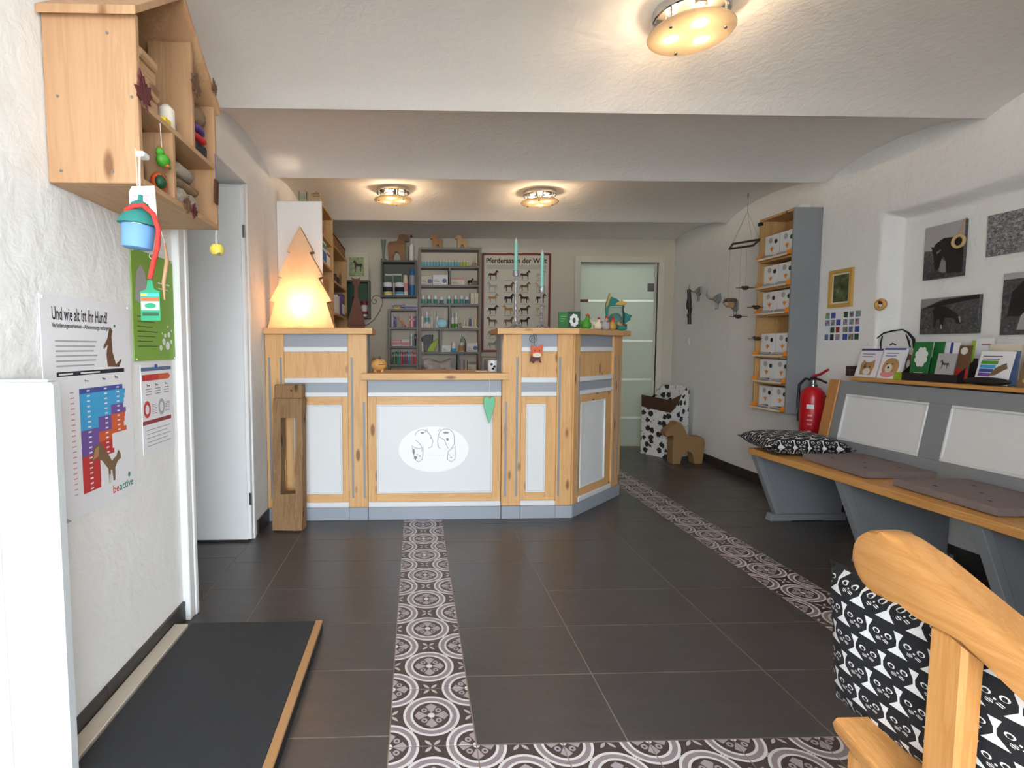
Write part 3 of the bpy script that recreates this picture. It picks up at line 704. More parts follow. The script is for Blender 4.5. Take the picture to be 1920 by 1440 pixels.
MB().ell((fc[0], fc[1], ZT + .018), (.038, .022, .018), 14, 8).build('body', 'dark_teal', t, smooth=60)
MB(facing(fc, 'S')).prism([(-.035, .05), (-.025, .07), (.0, .045), (.03, .03), (.04, .012), (.02, .012), (-.01, .03)], -.02, -.012, .003).build('wing', 'fur_tan', t)
MB().ell((fc[0] + .025, fc[1], ZT + .036), (.012, .011, .012), 10, 7).build('head', 'maroon', t, smooth=60)
# mint heart hanging from the low top
hx, hy = 0.4740, 3.328
t = thing('hanging_heart', 'mint green felt heart hanging on a white string from the low countertop', 'decoration', (hx, hy, .641))
heart = [(hx, .641)] + [(hx + .034, .76)] + arc(hx + .018, .795, .0185, -.35, PI * .93, 7, .022) + [(hx, .792)] + arc(hx - .018, .795, .0185, PI * .07, PI + .35, 7, .022) + [(hx - .034, .76)]
MB(facing((0, hy, 0), 'S')).prism(heart, -.007, .007, .003).build('heart', 'heart_green', t)
MB().tube([(hx, hy, .80), (hx + .001, hy + .002, .88), (hx, hy + .006, .95)], .0013, 5).build('string', 'twine', t)
MB(facing((hx, hy + .010, .95), 'S')).cyl((0, 0, -.006), .004, .006, 8).build('nail', 'steel', t)
# wooden cat on a wire spiral, hanging from the corner unit
kx, ky = 0.7790, 3.33
t = thing('hanging_cat', 'painted reddish wooden cat hanging on a wire spiral below the candlesticks', 'decoration', (kx, ky, 1.03))
s0 = (0.7510, 1.1890)
sp = [(s0[0] + .0022 * a * math.cos(a), s0[1] + .0022 * a * math.sin(a)) for a in [i * .45 for i in range(32)]]
sp += [(s0[0] + .012, s0[1] - .042), (kx, s0[1] - .055)]
MB(facing((0, ky, 0), 'S')).tube([(x, z, .0) for x, z in sp], .002, 5).build('wire_spiral', 'dark_shelf_grey', t, smooth=60)
MB().tube([(s0[0], ky, s0[1] + .02), (s0[0] + .002, ky + .006, 1.232)], .001, 4).build('string', 'twine', t)
MB(facing((s0[0] + .002, 3.3448, 1.232), 'S')).cyl((0, 0, -.001), .004, .006, 8).build('nail', 'steel', t)
zf = 1.1040
MB(facing((kx, ky, zf), 'S')).prism([(-.036, -.025), (-.03, -.005), (-.04, .02), (-.036, .045), (-.018, .03), (.012, .032), (.034, .05), (.04, .03), (.03, .0), (.034, -.02), (.02, -.034), (-.02, -.034)], -.006, .006, .002).build('face', 'deep_orange', t)
MB(facing((kx, ky, zf), 'S')).prism([(-.026, -.028), (-.026, -.01), (.0, -.004), (.024, -.01), (.026, -.026), (.012, -.033), (-.014, -.033)], .006, .009).build('muzzle', 'cream', t)
MB(facing((kx, ky, zf), 'S')).prism([(-.044, -.06), (-.036, -.02), (.02, -.034), (.024, -.05), (.03, -.07), (.022, -.07), (.015, -.056), (-.012, -.058), (-.018, -.072), (-.026, -.072), (-.03, -.06)], -.006, .004).build('body', 'maroon', t)
for s_ in (-.015, .014): MB(facing((kx + s_, ky - .006, zf + .008), 'S')).ell((0, 0, 0), (.004, .005, .002), 8, 5).build('eye', 'ink', t)
# old oak beam with a slot leaning against the counter
bx0 = (-.786, 3.225, 0)
t = thing('old_beam', 'weathered slotted timber beam leaning against the counter', 'timber', bx0)
T = Matrix.Translation(bx0) @ Matrix.Rotation(math.radians(-4.6), 4, 'X') @ Matrix.Rotation(math.radians(-4), 4, 'Z')
def holed(T, x0, x1, z0, z1, hx0, hx1, hz0, hz1, y0, y1, jit=0, rnd=None):
    xs = [x0, hx0, hx1, x1]; zs = [z0, z0 + (hz0 - z0) * .5, hz0, hz0 + (hz1 - hz0) * .33, hz0 + (hz1 - hz0) * .66, hz1, hz1 + (z1 - hz1) * .5, z1]
    b = MB(T); R_ = random.Random(3); vs = []; 
    for y in (y0, y1):
        for z in zs:
            for x in xs: vs.append((x + R_.uniform(-jit, jit), y + R_.uniform(-jit, jit), z + (R_.uniform(-jit, jit) if z not in (z0,) else 0)))
    nx, nz_ = 4, len(zs); N = nx * nz_; fs = []
    for j in range(nz_ - 1):
        for i in range(3):
            if i == 1 and 2 <= j < 5: continue
            for o_, fl_ in ((0, 0), (N, 1)):
                q = [o_ + j * nx + i, o_ + j * nx + i + 1, o_ + (j + 1) * nx + i + 1, o_ + (j + 1) * nx + i]; fs.append(q[::-1] if fl_ else q)
    for j in range(nz_ - 1):
        for i in (0, 3): fs.append((j * nx + i, (j + 1) * nx + i, N + (j + 1) * nx + i, N + j * nx + i))
        if 2 <= j < 5:
            for i in (1, 2): fs.append((j * nx + i, (j + 1) * nx + i, N + (j + 1) * nx + i, N + j * nx + i))
    for i in range(3):
        for j in (0, nz_ - 1): fs.append((j * nx + i, j * nx + i + 1, N + j * nx + i + 1, N + j * nx + i))
    for j in (2, 5): fs.append((j * nx + 1, j * nx + 2, N + j * nx + 2, N + j * nx + 1))
    return b.add(vs, fs)
holed(T, -.092, .092, .004, .82, -.042, .048, .23, .70, -.052, .048, .004).build('timber', 'old_oak', t)
MB(T).box(-.088, .086, -.035, .040, .815, .905, .006).build('tenon', 'old_oak', t)
MB(T @ frame((.02, -.036, .866), (1, 0, 0), (0, 0, 1))).cyl((0, 0, 0), .007, .003, 10).build('peg_hole', 'dark_brown', t)

# ------------------------------------------------------------ behind the counter
NTH = ['first', 'second', 'third', 'fourth', 'fifth', 'sixth', 'seventh', 'eighth', 'ninth', 'tenth', 'eleventh', 'twelfth', 'thirteenth', 'fourteenth', 'fifteenth', 'sixteenth']
YB = BY                       # back wall
# --- bookcase along the left wall
t = thing('bookcase', 'tall bookcase with a white side panel behind the tree lamp', 'bookcase', (-.80, 4.0, 0))
MB().box(LX + .002, -.650, 3.75, 3.768, 0, 2.152, .002).build('side_panel', 'white_door', t)
MB().box(LX + .002, -.650, 4.222, 4.24, 0, 2.152, .002).build('upright', 'shelf_pine', t)
MB().box(LX + .002, LX + .008, 3.768, 4.222, 0, 2.152).build('back_board', 'shelf_pine', t)
for z in (.04, .45, .85, 1.20, 1.50, 1.73, 1.925, 2.134): MB().box(LX + .008, -.652, 3.768, 4.222, z, z + .018).build('shelf_board', 'shelf_pine', t)
t = thing('bookcase', 'lower pine bookcase between the white side panel and the back wall', 'bookcase', (-.80, 4.7, 0))
for y0 in (4.242, 5.046): MB().box(LX + .002, -.650, y0, y0 + .02, 0, 1.965, .002).build('upright', 'shelf_pine', t)
MB().box(LX + .002, LX + .008, 4.262, 5.046, 0, 1.965).build('back_board', 'shelf_pine', t)
for z in (.04, .45, .85, 1.14, 1.40, 1.66, 1.947): MB().box(LX + .008, -.652, 4.262, 5.046, z, z + .018).build('shelf_board', 'shelf_pine', t)
def single(name, label, cat, x0, x1, y0, y1, z0, z1, mat, bev=.001, group=None):
    o = MB().box(x0, x1, y0, y1, z0, z1, bev).build(name, mat, loc=((x0 + x1) / 2, (y0 + y1) / 2, z0)); return tag(o, label, cat, group)
# binders and boxes on and in them
for i in range(5): 
    r = thing('binder', '%s light grey binder on top of the lower bookcase, counted from the white panel' % NTH[i], 'binder', (-.83, 4.30 + .075 * i, 1.965), group='binders on the lower bookcase')
    y0 = 4.27 + .075 * i
    MB().box(-.93, -.735, y0, y0 + .066, 1.965, 2.225, .002).build('cover', 'beige', r)
    MB().box(-.7352, -.7335, y0 + .014, y0 + .052, 2.06, 2.18).build('spine_label', 'paper', r)
for i in range(6):
    y0 = 4.28 + .118 * i
    r = thing('index_box', '%s brown index box on the lower bookcase, counted from the white panel' % NTH[i], 'box', (-.68, y0 + .055, 1.965), group='index boxes on the lower bookcase')
    MB().box(-.728, -.652, y0, y0 + .112, 1.965, 2.035, .003).build('box', 'toy_wood_dark', r)
    MB().box(-.730, -.650, y0 + .002, y0 + .11, 2.036, 2.052, .003).build('lid', 'rust', r)
def pack(name, label, cat, x0, x1, y0, y1, z0, z1, body, face, strip, group=None, side='E'):
    """a carton with a coloured label panel on the face that shows"""
    r = thing(name, label, cat, ((x0 + x1) / 2, (y0 + y1) / 2, z0), group=group)
    MB().box(x0, x1, y0, y1, z0, z1, .001).build('carton', body, r); h = z1 - z0
    if side == 'E':
        MB().box(x1 - .0004, x1 + .0008, y0 + .003, y1 - .003, z0 + h * .1, z0 + h * .55).build('label_panel', face, r); MB().box(x1 - .0004, x1 + .0008, y0 + .003, y1 - .003, z0 + h * .7, z0 + h * .9).build('title_band', strip, r)
    else:
        MB().box(x0 + .003, x1 - .003, y0 - .0008, y0 + .0004, z0 + h * .1, z0 + h * .55).build('label_panel', face, r); MB().box(x0 + .003, x1 - .003, y0 - .0008, y0 + .0004, z0 + h * .7, z0 + h * .9).build('title_band', strip, r)
    return r
pack('medicine_carton', 'white and teal carton on the upper shelf beside the tree lamp tip', 'box', -.78, -.66, 3.80, 3.98, 1.748, 1.90, 'paper', 'blue', 'teal')
pack('medicine_carton', 'white carton with a red band right of the teal carton', 'box', -.78, -.66, 4.0, 4.16, 1.748, 1.86, 'paper', 'warm_paper', 'red')
single('wooden_box', 'small copper coloured box on the top shelf of the tall bookcase', 'box', -.76, -.67, 3.95, 4.05, 1.943, 2.02, 'copper')
single('storage_box', 'brown box on the middle shelf of the tall bookcase', 'box', -.8, -.67, 3.85, 4.12, 1.518, 1.66, 'toy_wood')
for i, (c_, w_, h_) in enumerate((('warm_paper', .03, .16), ('paper', .025, .17), ('cream', .04, .15), ('paper', .03, .16))):
    y0 = 4.50 + .045 * i; single('book', ['cream spined book at the near end of the lower bookcase row', 'thin white book second in the lower bookcase row', 'thick cream book third in the lower bookcase row', 'white book last before the violet book'][i], 'book', -.80, -.665, y0, y0 + w_, 1.418, 1.418 + h_, c_)
pack('book', 'large violet book standing at the far end of the lower bookcase', 'book', -.82, -.655, 4.74, 4.93, 1.418, 1.615, 'violet', 'paper', 'purple')
for i in range(3): single('spectacle_case', ['dark case nearest the white panel on the lower bookcase', 'dark case in the middle of the lower bookcase shelf', 'dark slim case at the far end of that shelf'][i], 'case', -.78, -.67, 4.5 + .13 * i, 4.57 + .13 * i, 1.678, 1.76 - .012 * i, ['dark_brown', 'black', 'dark_shelf_grey'][i], .004)
# lantern and glass on top of the tall bookcase
r = thing('wire_lantern', 'brass wire lantern on top of the white panelled bookcase', 'lantern', (-.705, 3.86, 2.152))
for dx in (-.03, .03):
    for dy in (-.03, .03): MB().tube([(-.705 + dx, 3.86 + dy, 2.152), (-.705 + dx, 3.86 + dy, 2.225)], .003, 5).build('rod', 'brass', r)
MB().tube([(-.735, 3.83, 2.225), (-.735, 3.89, 2.225), (-.675, 3.89, 2.225), (-.675, 3.83, 2.225)], .003, 5, True).build('top_ring', 'brass', r)
MB().tube([(-.735, 3.83, 2.156), (-.735, 3.89, 2.156), (-.675, 3.89, 2.156), (-.675, 3.83, 2.156)], .003, 5, True).build('base_ring', 'brass', r)
MB().tube([(-.73, 3.86, 2.226), (-.705, 3.86, 2.25), (-.68, 3.86, 2.226)], .0025, 5).build('handle', 'brass', r)
o = MB(Matrix.Translation((-.80, 3.85, 2.152))).lathe([(.02, 0), (.028, .004), (.03, .09), (.028, .09), (.026, .008), (.001, .008)], 16).build('glass_tumbler', 'clear_glass', loc=(-.80, 3.85, 2.152), smooth=40); tag(o, 'clear glass tumbler left of the brass lantern', 'glass')

# --- shelf builder for the back wall
SF = 5.70
def shelf(name, label, x0, x1, z0, z1, boards, divs, mat, lining, th=.024, yf=SF, yb=YB - .004):
    t = thing(name, label, 'shelf', ((x0 + x1) / 2, (yf + yb) / 2, z0))
    for a in (x0, x1 - th): MB().box(a, a + th, yf, yb, z0, z1, .001).build('side', mat, t)
    MB().box(x0 + th, x1 - th, yf, yb, z1 - th, z1, .001).build('top_board', mat, t)
    for z in boards: MB().box(x0 + th, x1 - th, yf + .002, yb, z - th * .5, z + th * .5, .001).build('shelf_board', mat, t)
    for (x, a, c) in divs: MB().box(x - th * .45, x + th * .45, yf + .004, yb, a, c, .001).build('divider', mat, t)
    if lining:
        MB().box(x0 + th, x0 + th + .003, yf + .006, yb - .002, z0 + .02, z1 - th - .002).build('lining', lining, t)
        MB().box(x1 - th - .003, x1 - th, yf + .006, yb - .002, z0 + .02, z1 - th - .002).build('lining', lining, t)
    return t
X0, X1 = 0.0380, 0.7180
bz = [2.0010, 1.7990, 1.5960, 1.3360, 1.0750, 0.8360, .45, .05]
zt = 2.2070
f = lambda i: bz[i] + .012
shelf('medicine_shelf', 'tall grey wall shelf filled with medicine next to the horse poster', X0, X1, 0.0, zt, bz,
      [(0.3770, bz[1] + .012, bz[0] - .012), (0.3770, bz[3] + .012, bz[2] - .012), (0.2730, bz[4] + .012, bz[3] - .012), (0.4730, bz[5] + .012, bz[4] - .012)], 'shelf_grey', 'shelf_pine')
IY = 5.73                                         # front line of the goods
def zx(q): return X0 + (q - 42) / (700 - 42) * (X1 - X0)      # place along the shelf, 42..700
def sy(q): return q / 5.76 * (5.7 / 980) * 1.005              # height of goods
# row 1: small cartons
for i in range(16):
    a = zx(72 + i * 31.3)
    lab = '%s small teal carton from the left in the top shelf row' % NTH[i] if i < 13 else '%s small yellow carton from the left in the top shelf row' % NTH[i - 13]
    r = thing('medicine_carton', lab, 'box', (a + .014, IY + .03, f(0)), group='small cartons in the top row')
    MB().box(a, a + .0285, IY, IY + .07, f(0), f(0) + .066, .0008).build('carton', 'warm_paper', r)
    MB().box(a + .0006, a + .0279, IY - .0008, IY + .0004, f(0) + .004, f(0) + .046).build('label_panel', 'aqua' if i < 13 else 'lime', r)
def bottle(name, label, x, z, r_, h, body, band=None, cap='plastic_white', neck=.4, y=None, group=None, capr=.45, caph=.12, bz0=.2, bz1=.6):
    y = y or IY + max(.03, r_ + .005)
    t = thing(name, label, 'bottle', (x, y, z), group=group); T = Matrix.Translation((x, y, z))
    sh = h * (1 - neck * .55)
    MB(T).lathe([(r_ * .92, 0), (r_, h * .02), (r_, sh * .85), (r_ * .8, sh * .95), (r_ * capr * .85, sh), (r_ * capr * .8, h * (1 - caph))], 16).build('body', body, t, smooth=40)
    MB(T).lathe([(r_ * capr, h * (1 - caph) + .0005), (r_ * capr, h * .985), (r_ * capr * .7, h)], 12).build('cap', cap, t, smooth=40)
    if band: MB(T).lathe([(r_ * 1.012, h * bz0), (r_ * 1.012, h * bz1)], 16, cap=False).build('label_band', band, t, smooth=40)
    return t
bottle('vial', 'small clear vial behind the yellow cartons', zx(620), f(0), .014, .06, 'clear_glass', None, 'warm_paper')
bottle('pill_bottle', 'small white bottle at the right end of the top row', zx(655), f(0), .013, .068, 'plastic_white', 'copper', 'plastic_white', capr=.8)
# row 2
def carton(label, a, c, h, body, y=IY, d=.1, z=None, disc=None, band=None, row=1, name='medicine_carton'):
    x0, x1 = zx(a), zx(c); z0 = f(row) if z is None else z
    r = thing(name, label, 'box', ((x0 + x1) / 2, y + d / 2, z0)); MB().box(x0, x1, y, y + d, z0, z0 + h, .0015).build('carton', body, r)
    if disc: MB(facing((x0 + (x1 - x0) * .78, y, z0 + h * .42), 'S')).cyl((0, 0, -.0004), min(h * .33, .024), .001, 18).build('round_logo', disc, r)
    if band: MB().box(x0 + .003, x1 - .003, y - .0009, y + .0003, z0 + h * .72, z0 + h * .95).build('title_band', band, r)
    for i in range(3): MB().box(x0 + .008, x0 + (x1 - x0) * (.55 - .1 * i), y - .0008, y + .0003, z0 + h * (.15 + .16 * i), z0 + h * (.20 + .16 * i)).build('print_line', 'grey_ink', r)
    return r
carton('flat beige carton with a dark round logo at the left of the second row', 70, 186, sy(95), 'warm_paper', disc='slate_blue')
carton('taller white carton with a round blue logo beside the divider', 192, 350, sy(108), 'paper', disc='slate_blue')
carton('cream carton with a red lid band right of the divider', 385, 526, sy(82), 'cream', band='pink')
dg_ = (zx(592), IY + .04, f(1))
o = MB(facing((dg_[0] - .04, dg_[1], f(1)), 'S')).prism(shape(HORSE, 0, 0, .075, .085, True), -.008, .008, .002).build('dog_figurine', 'ink', loc=dg_); tag(o, 'small black animal figurine on the second shelf row', 'figurine')
bottle('glass_jar', 'little clear jar right of the black figurine', zx(640), f(1), .018, .05, 'clear_glass', None, 'steel', capr=.9, neck=.1)
# row 3: cans
for i, (q, h) in enumerate(((90, 93), (155, 93), (220, 93), (285, 78), (365, 93), (435, 93), (497, 93), (555, 85))):
    bottle('supplement_can', '%s white supplement can from the left in the third shelf row' % NTH[i], zx(q), f(2), .0215, sy(h), 'plastic_white', 'teal' if i not in (3, 7) else 'slate_blue', 'plastic_white', .12, group='supplement cans', capr=.92, caph=.2, bz0=.05, bz1=.55)
carton('cream carton at the right end of the third row, left of its twin', 590, 630, sy(118), 'cream', row=2)
carton('cream carton in the far right corner of the third row', 633, 672, sy(120), 'cream', row=2, band='warm_paper')
# row 4
def spray(label, q, h, band, r_=.017, b0=.08, b1=.5): return bottle('spray_bottle', label, zx(q), f(3), r_, sy(h), 'plastic_white', band, 'plastic_white', .5, capr=.5, caph=.25, bz0=b0, bz1=b1)
spray('slim white spray bottle at the left end of the fourth row', 82, 178, None)
spray('white spray bottle with a teal label in the fourth row', 132, 180, 'aqua', .024, .35, .62)
spray('very slim white spray bottle next to the teal labelled one', 184, 180, None, .011)
spray('white spray bottle behind the light blue pack', 240, 180, None, .019)
carton('small cream carton below the teal labelled bottle', 95, 172, sy(45), 'cream', IY - .022, .018, row=3)
x0, x1 = zx(228), zx(350)
o = MB(Matrix.Translation(((x0 + x1) / 2, IY + .0, f(3) + sy(50)))).ell((0, 0, 0), ((x1 - x0) / 2, .022, sy(50)), 20, 10).build('wipes_pack', 'pale_blue', loc=((x0 + x1) / 2, IY, f(3)), smooth=60); tag(o, 'shiny light blue pack of wipes in the fourth row', 'pack')
spray('white dropper bottle with a green base right of the divider', 402, 165, 'leaf_green', .018, .03, .28)
spray('second white dropper bottle with a green base right of the divider', 442, 165, 'leaf_green', .018, .03, .28)
bottle('pill_bottle', 'little clear bottle beside the green based droppers', zx(484), f(3), .011, .07, 'clear_glass')
r = thing('sample_tray', 'flat cream tray holding small bottles in the fourth row', 'tray', (zx(585), IY + .04, f(3)))
MB().box(zx(502), zx(668), IY, IY + .09, f(3), f(3) + .02, .002).build('tray', 'cream', r)
for q, h, c_ in ((530, .06, 'cream'), (560, .05, 'warm_paper'), (590, .085, 'slate_blue'), (620, .06, 'warm_paper'), (648, .075, 'cream')): MB().cyl((zx(q), IY + .045, f(3) + .02), .012, h, 12).build('sample_bottle', c_, r)
# row 5
bottle('pill_bottle', 'slim white bottle at the left end of the fifth row', zx(82), f(4), .013, sy(108), 'plastic_white', 'warm_paper', neck=.2, capr=.9, y=IY - .005)
x0, z0 = zx(72), f(4)
r = thing('treat_pouch', 'black and lime green pouch leaning in the fifth row', 'pouch', (zx(170), IY + .06, z0))
MB(frame((0, IY + .05, z0), (1, 0, 0), (0, .12, 1))).prism([(zx(105), 0), (zx(70), sy(150)), (zx(115), sy(185)), (zx(198), sy(185)), (zx(185), 0)], -.015, .015, .006).build('bag', 'black_plastic', r)
MB(frame((0, IY + .028, z0), (1, 0, 0), (0, .12, 1))).prism([(zx(125), 0), (zx(170), sy(85)), (zx(245), sy(150)), (zx(248), sy(120)), (zx(205), 0)], -.006, .012, .004).build('lime_panel', 'lime', r)
carton('low white carton with print in the fifth row', 285, 380, sy(72), 'paper', row=4)
bottle('powder_can', 'white can with a blue base in the fifth row', zx(415), f(4), .026, sy(105), 'plastic_white', 'sky_blue', 'plastic_white', .1, capr=.95, caph=.12, bz0=.03, bz1=.35)
bottle('powder_can', 'white can with a tan label in the fifth row', zx(498), f(4), .03, sy(100), 'plastic_white', 'fur_tan', 'plastic_white', .1, capr=.95, caph=.12, bz0=.1, bz1=.7)
carton('white carton with a violet corner at the right of the fifth row', 552, 668, sy(98), 'paper', row=4, disc='slate_blue')
bottle('glass_bottle', 'clear glass bottle behind the white carton of the fifth row', zx(520), f(4), .03, sy(190), 'clear_glass', None, 'steel', .4, y=IY + .105)
# row 6
R_ = random.Random(5)
b = MB(); x0, x1, z0 = zx(70), zx(448), f(5); nx, nz_ = 14, 8; vs = []; fs = []
for sd in (0, 1):
    for j in range(nz_):
        for i in range(nx):
            u, v_ = i / (nx - 1), j / (nz_ - 1); e = (1 - (2 * u - 1) ** 6) * (1 - v_ ** 5 * .6); top = .15 + .02 * math.sin(u * 9) + R_.uniform(-.005, .005)
            y = IY + .07 + (-1 if sd == 0 else 1) * (.06 * e * (.55 + .45 * (1 - v_)) + (R_.uniform(-.012, .012) if 0 < j < nz_ - 1 else 0)) * (1 if j < nz_ - 1 else .15)
            vs.append((x0 + (x1 - x0) * (u * .96 + .02 + (.02 * math.sin(v_ * 7) if 0 < i < nx - 1 else 0)), y, z0 + top * v_))
N = nx * nz_
for j in range(nz_ - 1):
    for i in range(nx - 1): fs += [(j * nx + i, j * nx + i + 1, (j + 1) * nx + i + 1, (j + 1) * nx + i), (N + j * nx + i, N + (j + 1) * nx + i, N + (j + 1) * nx + i + 1, N + j * nx + i + 1)]
    for i in (0, nx - 1): fs.append((j * nx + i, (j + 1) * nx + i, N + (j + 1) * nx + i, N + j * nx + i))
for i in range(nx - 1):
    for j in (0, nz_ - 1): fs.append((j * nx + i, j * nx + i + 1, N + j * nx + i + 1, N + j * nx + i))
o = b.add(vs, fs).build('plastic_bag', 'plastic_bag', loc=((x0 + x1) / 2, IY + .07, z0), smooth=40); tag(o, 'crumpled translucent plastic bag in the lowest visible row', 'bag')
for i, (a, c_, col) in enumerate(((475, 520, 'photo_light'), (528, 555, 'beige'), (565, 655, 'warm_paper'))):
    carton(['grey folder right of the plastic bag', 'thin tan folder between the grey folder and the printed box', 'printed beige box at the right of the lowest visible row'][i], a, c_, sy(150 - 6 * i), col, row=5, name=['folder', 'folder', 'medicine_carton'][i], band=[None, None, 'grey_ink'][i])
# horses on top of the shelf
def dala(label, x0, y, z, w_, h_, mat, d=.045, flip=False):
    o = MB(facing((x0, y, z), 'S')).prism(shape(DALA, 0, 0, w_, h_, flip), -d / 2, d / 2, .003).build('wooden_horse', mat, loc=(x0 + w_ / 2, y, z)); return tag(o, label, 'figurine', 'wooden toy horses')
dala('small brown wooden horse on top of the medicine shelf', 0.1670, 5.77, zt, .148, .155, 'toy_wood')
dala('small pale wooden horse on top of the medicine shelf', 0.4370, 5.77, zt, .148, .155, 'toy_wood_pale')
# --- dark wall box with jars
wx0, wx1, wz0, wz1 = -0.3670, 0.0170, 1.6770, 2.0710
t = thing('wall_box', 'dark grey square wall box holding white jars left of the medicine shelf', 'shelf', ((wx0 + wx1) / 2, 5.78, wz0))
for a in (wx0, wx1 - .02): MB().box(a, a + .02, 5.7, YB - .003, wz0, wz1, .001).build('side', 'dark_shelf_grey', t)
for a in (wz0, wz1 - .02): MB().box(wx0 + .02, wx1 - .02, 5.7, YB - .003, a, a + .02, .001).build('board', 'dark_shelf_grey', t)
MB().box(wx0 + .02, wx1 - .02, YB - .010, YB - .003, wz0 + .02, wz1 - .02).build('back_board', 'dark_shelf_grey', t)
zb = wz0 + .02; k6 = 1 / 6.26 * 5.72 / 980
def wx(q): return wx0 + (q - 470) / 415 * (wx1 - wx0)
for i, (q, c_) in enumerate(((550, 'yellow'), (685, 'sky_blue'))):
    x = wx(q); T = Matrix.Translation((x, 5.755, zb)); r = thing('jar', ['white jar with a black and yellow band in the dark wall box', 'white jar with a black and blue band in the dark wall box'][i], 'jar', (x, 5.755, zb))
    MB(T).lathe([(.05, 0), (.052, .003), (.052, .11)], 20).build('jar', 'plastic_white', r, smooth=40); MB(T).lathe([(.054, .111), (.054, .138), (.05, .141)], 20).build('lid', 'plastic_white', r, smooth=40)
    MB(T).lathe([(.0526, .04), (.0526, .09)], 20, cap=False).build('black_band', 'ink', r); MB(T).lathe([(.0526, .016), (.0526, .038)], 20, cap=False).build('colour_band', c_, r)
for i, (a, c) in enumerate(((510, 600), (606, 712))):
    r = thing('tea_box', ['green patterned box behind the jar with the yellow band', 'green patterned box behind the jar with the blue band'][i], 'box', (wx((a + c) / 2), 5.835, zb)); MB().box(wx(a), wx(c), 5.815, 5.855, zb, zb + .245, .001).build('carton', 'warm_paper', r)
    MB().box(wx(a) + .004, wx(c) - .004, 5.8142, 5.8153, zb + .15, zb + .225).build('leaf_print', 'dark_green', r)
bottle('pump_bottle', 'slim pink and white bottle beside the blue spray can', wx(755), zb, .028, .225, 'cream', 'pink', 'cream', .15, y=5.76, capr=.9)
T = Matrix.Translation((wx(835), 5.755, zb)); r = thing('spray_can', 'blue spray can at the right of the dark wall box', 'can', (wx(835), 5.755, zb))
MB(T).lathe([(.030, 0), (.032, .003), (.032, .115), ], 18).build('can', 'blue', r, smooth=40); MB(T).lathe([(.0322, .115), (.0322, .215), (.024, .222)], 18).build('label_band', 'photo_light', r, smooth=40); MB(T).lathe([(.029, .222), (.029, .268), (.024, .278)], 18).build('cap', 'blue', r, smooth=40)
# on the wall box
dala('large brown wooden horse on top of the dark wall box', -0.3170, 5.77, wz1, .255, .315, 'toy_wood_dark', .05, True)
bottle('squirt_bottle', 'clear squirt bottle left of the red capped one', -0.0940, wz1, .026, .25, 'clear_glass', None, 'plastic_white', .6, y=5.80, capr=.4)
bottle('squirt_bottle', 'clear squirt bottle with a red cap beside the large horse', -0.0380, wz1, .026, .275, 'plastic_white', None, 'dark_red', .6, y=5.74, capr=.45)
o = MB(Matrix.Translation((-0.3420, 5.79, wz1))).lathe([(.03, 0), (.03, .02), (.012, .035), (.016, .12), (.028, .235), (.026, .235), (.013, .12), (.008, .04), (.001, .04)], 16).build('glass_vase', 'clear_glass', loc=(-0.3420, 5.79, wz1), smooth=40); tag(o, 'slim clear glass vase left of the large horse', 'vase')
# --- low book shelf
lx0, lx1 = -0.2920, 0.0350
lb = [1.3430, 1.1410, 0.9470, .5, .1]
lz = 1.5520
shelf('book_shelf', 'low narrow grey bookshelf left of the medicine shelf', lx0, lx1, 0, lz, lb, [], 'shelf_grey', None, .022)
def lx(q): return lx0 + (q - 545) / 360 * (lx1 - lx0)
def book(label, a, c, z, h, col, lean=0, d=.12, group=None, band='paper'):
    w_ = lx(c) - lx(a); T = Matrix.Translation((lx(a), IY - .01, z)) @ Matrix.Rotation(lean, 4, 'Y')
    r = thing('book', label, 'book', (lx(a) + w_ / 2, IY + .05, z), group=group)
    MB(T).box(0, w_, 0, d, 0, h, .0008).build('cover', col, r)
    MB(T).box(w_ * .2, w_ * .8, -.0008, .0004, h * .62, h * .8).build('spine_label', band, r); return r
z = lb[0] + .011
for a, c, col, h, lab, bd in ((590, 604, 'paper', .118, 'slim white book at the left of the upper bookshelf row', 'grey_ink'), (608, 622, 'purple', .118, 'purple book second from the left in the upper row', 'paper'), (625, 640, 'royal', .112, 'blue book third from the left in the upper row', 'deep_orange'), (797, 814, 'deep_orange', .12, 'orange spined book right of the leaning one', 'paper'), (820, 834, 'paper', .118, 'white book between the orange and the violet books', 'red'), (838, 852, 'red', .115, 'red spined book beside the violet book', 'paper'), (856, 878, 'violet', .12, 'thick violet book at the right of the upper row', 'grey_ink')):
    book(lab, a, c, z, h, col, band=bd)
book('orange book leaning to the left in the upper bookshelf row', 738, 758, z + .0055, .125, 'deep_orange', -.62)
z = lb[1] + .011
pack('card_pack', 'pink and white pack on the left of the middle bookshelf row', 'box', lx(585), lx(695), IY + .03, IY + .1, z, z + .075, 'warm_paper', 'pink', 'pink', side='S')
pack('card_pack', 'white pack with pink scribble in the middle bookshelf row', 'box', lx(702), lx(800), IY + .03, IY + .1, z, z + .075, 'paper', 'pink', 'warm_paper', side='S')
o = MB().box(lx(605), lx(712), IY - .03, IY + .02, z, z + .016, .004).build('small_dish', 'plastic_white', loc=(lx(658), IY, z)); tag(o, 'small white dish in front of the pink pack', 'dish')
for a, c, col, lab in ((815, 830, 'paper', 'white upright brochure in the middle bookshelf row'), (836, 850, 'photo_grey', 'grey upright brochure in the middle bookshelf row'), (862, 880, 'ink', 'dark upright folder at the right of the middle row')): book(lab, a, c, z, .13, col, band='photo_light')
z = lb[2] + .011
cols = ['dark_green', 'leaf_green', 'dark_green', 'teal', 'teal', 'red', 'dark_red', 'royal', 'dark_red', 'blue', 'teal', 'red', 'dark_red', 'red']
names = ['dark green', 'bright green', 'dark green', 'teal', 'teal', 'red', 'dark red', 'royal blue', 'dark red', 'blue', 'teal', 'red', 'dark red', 'red']
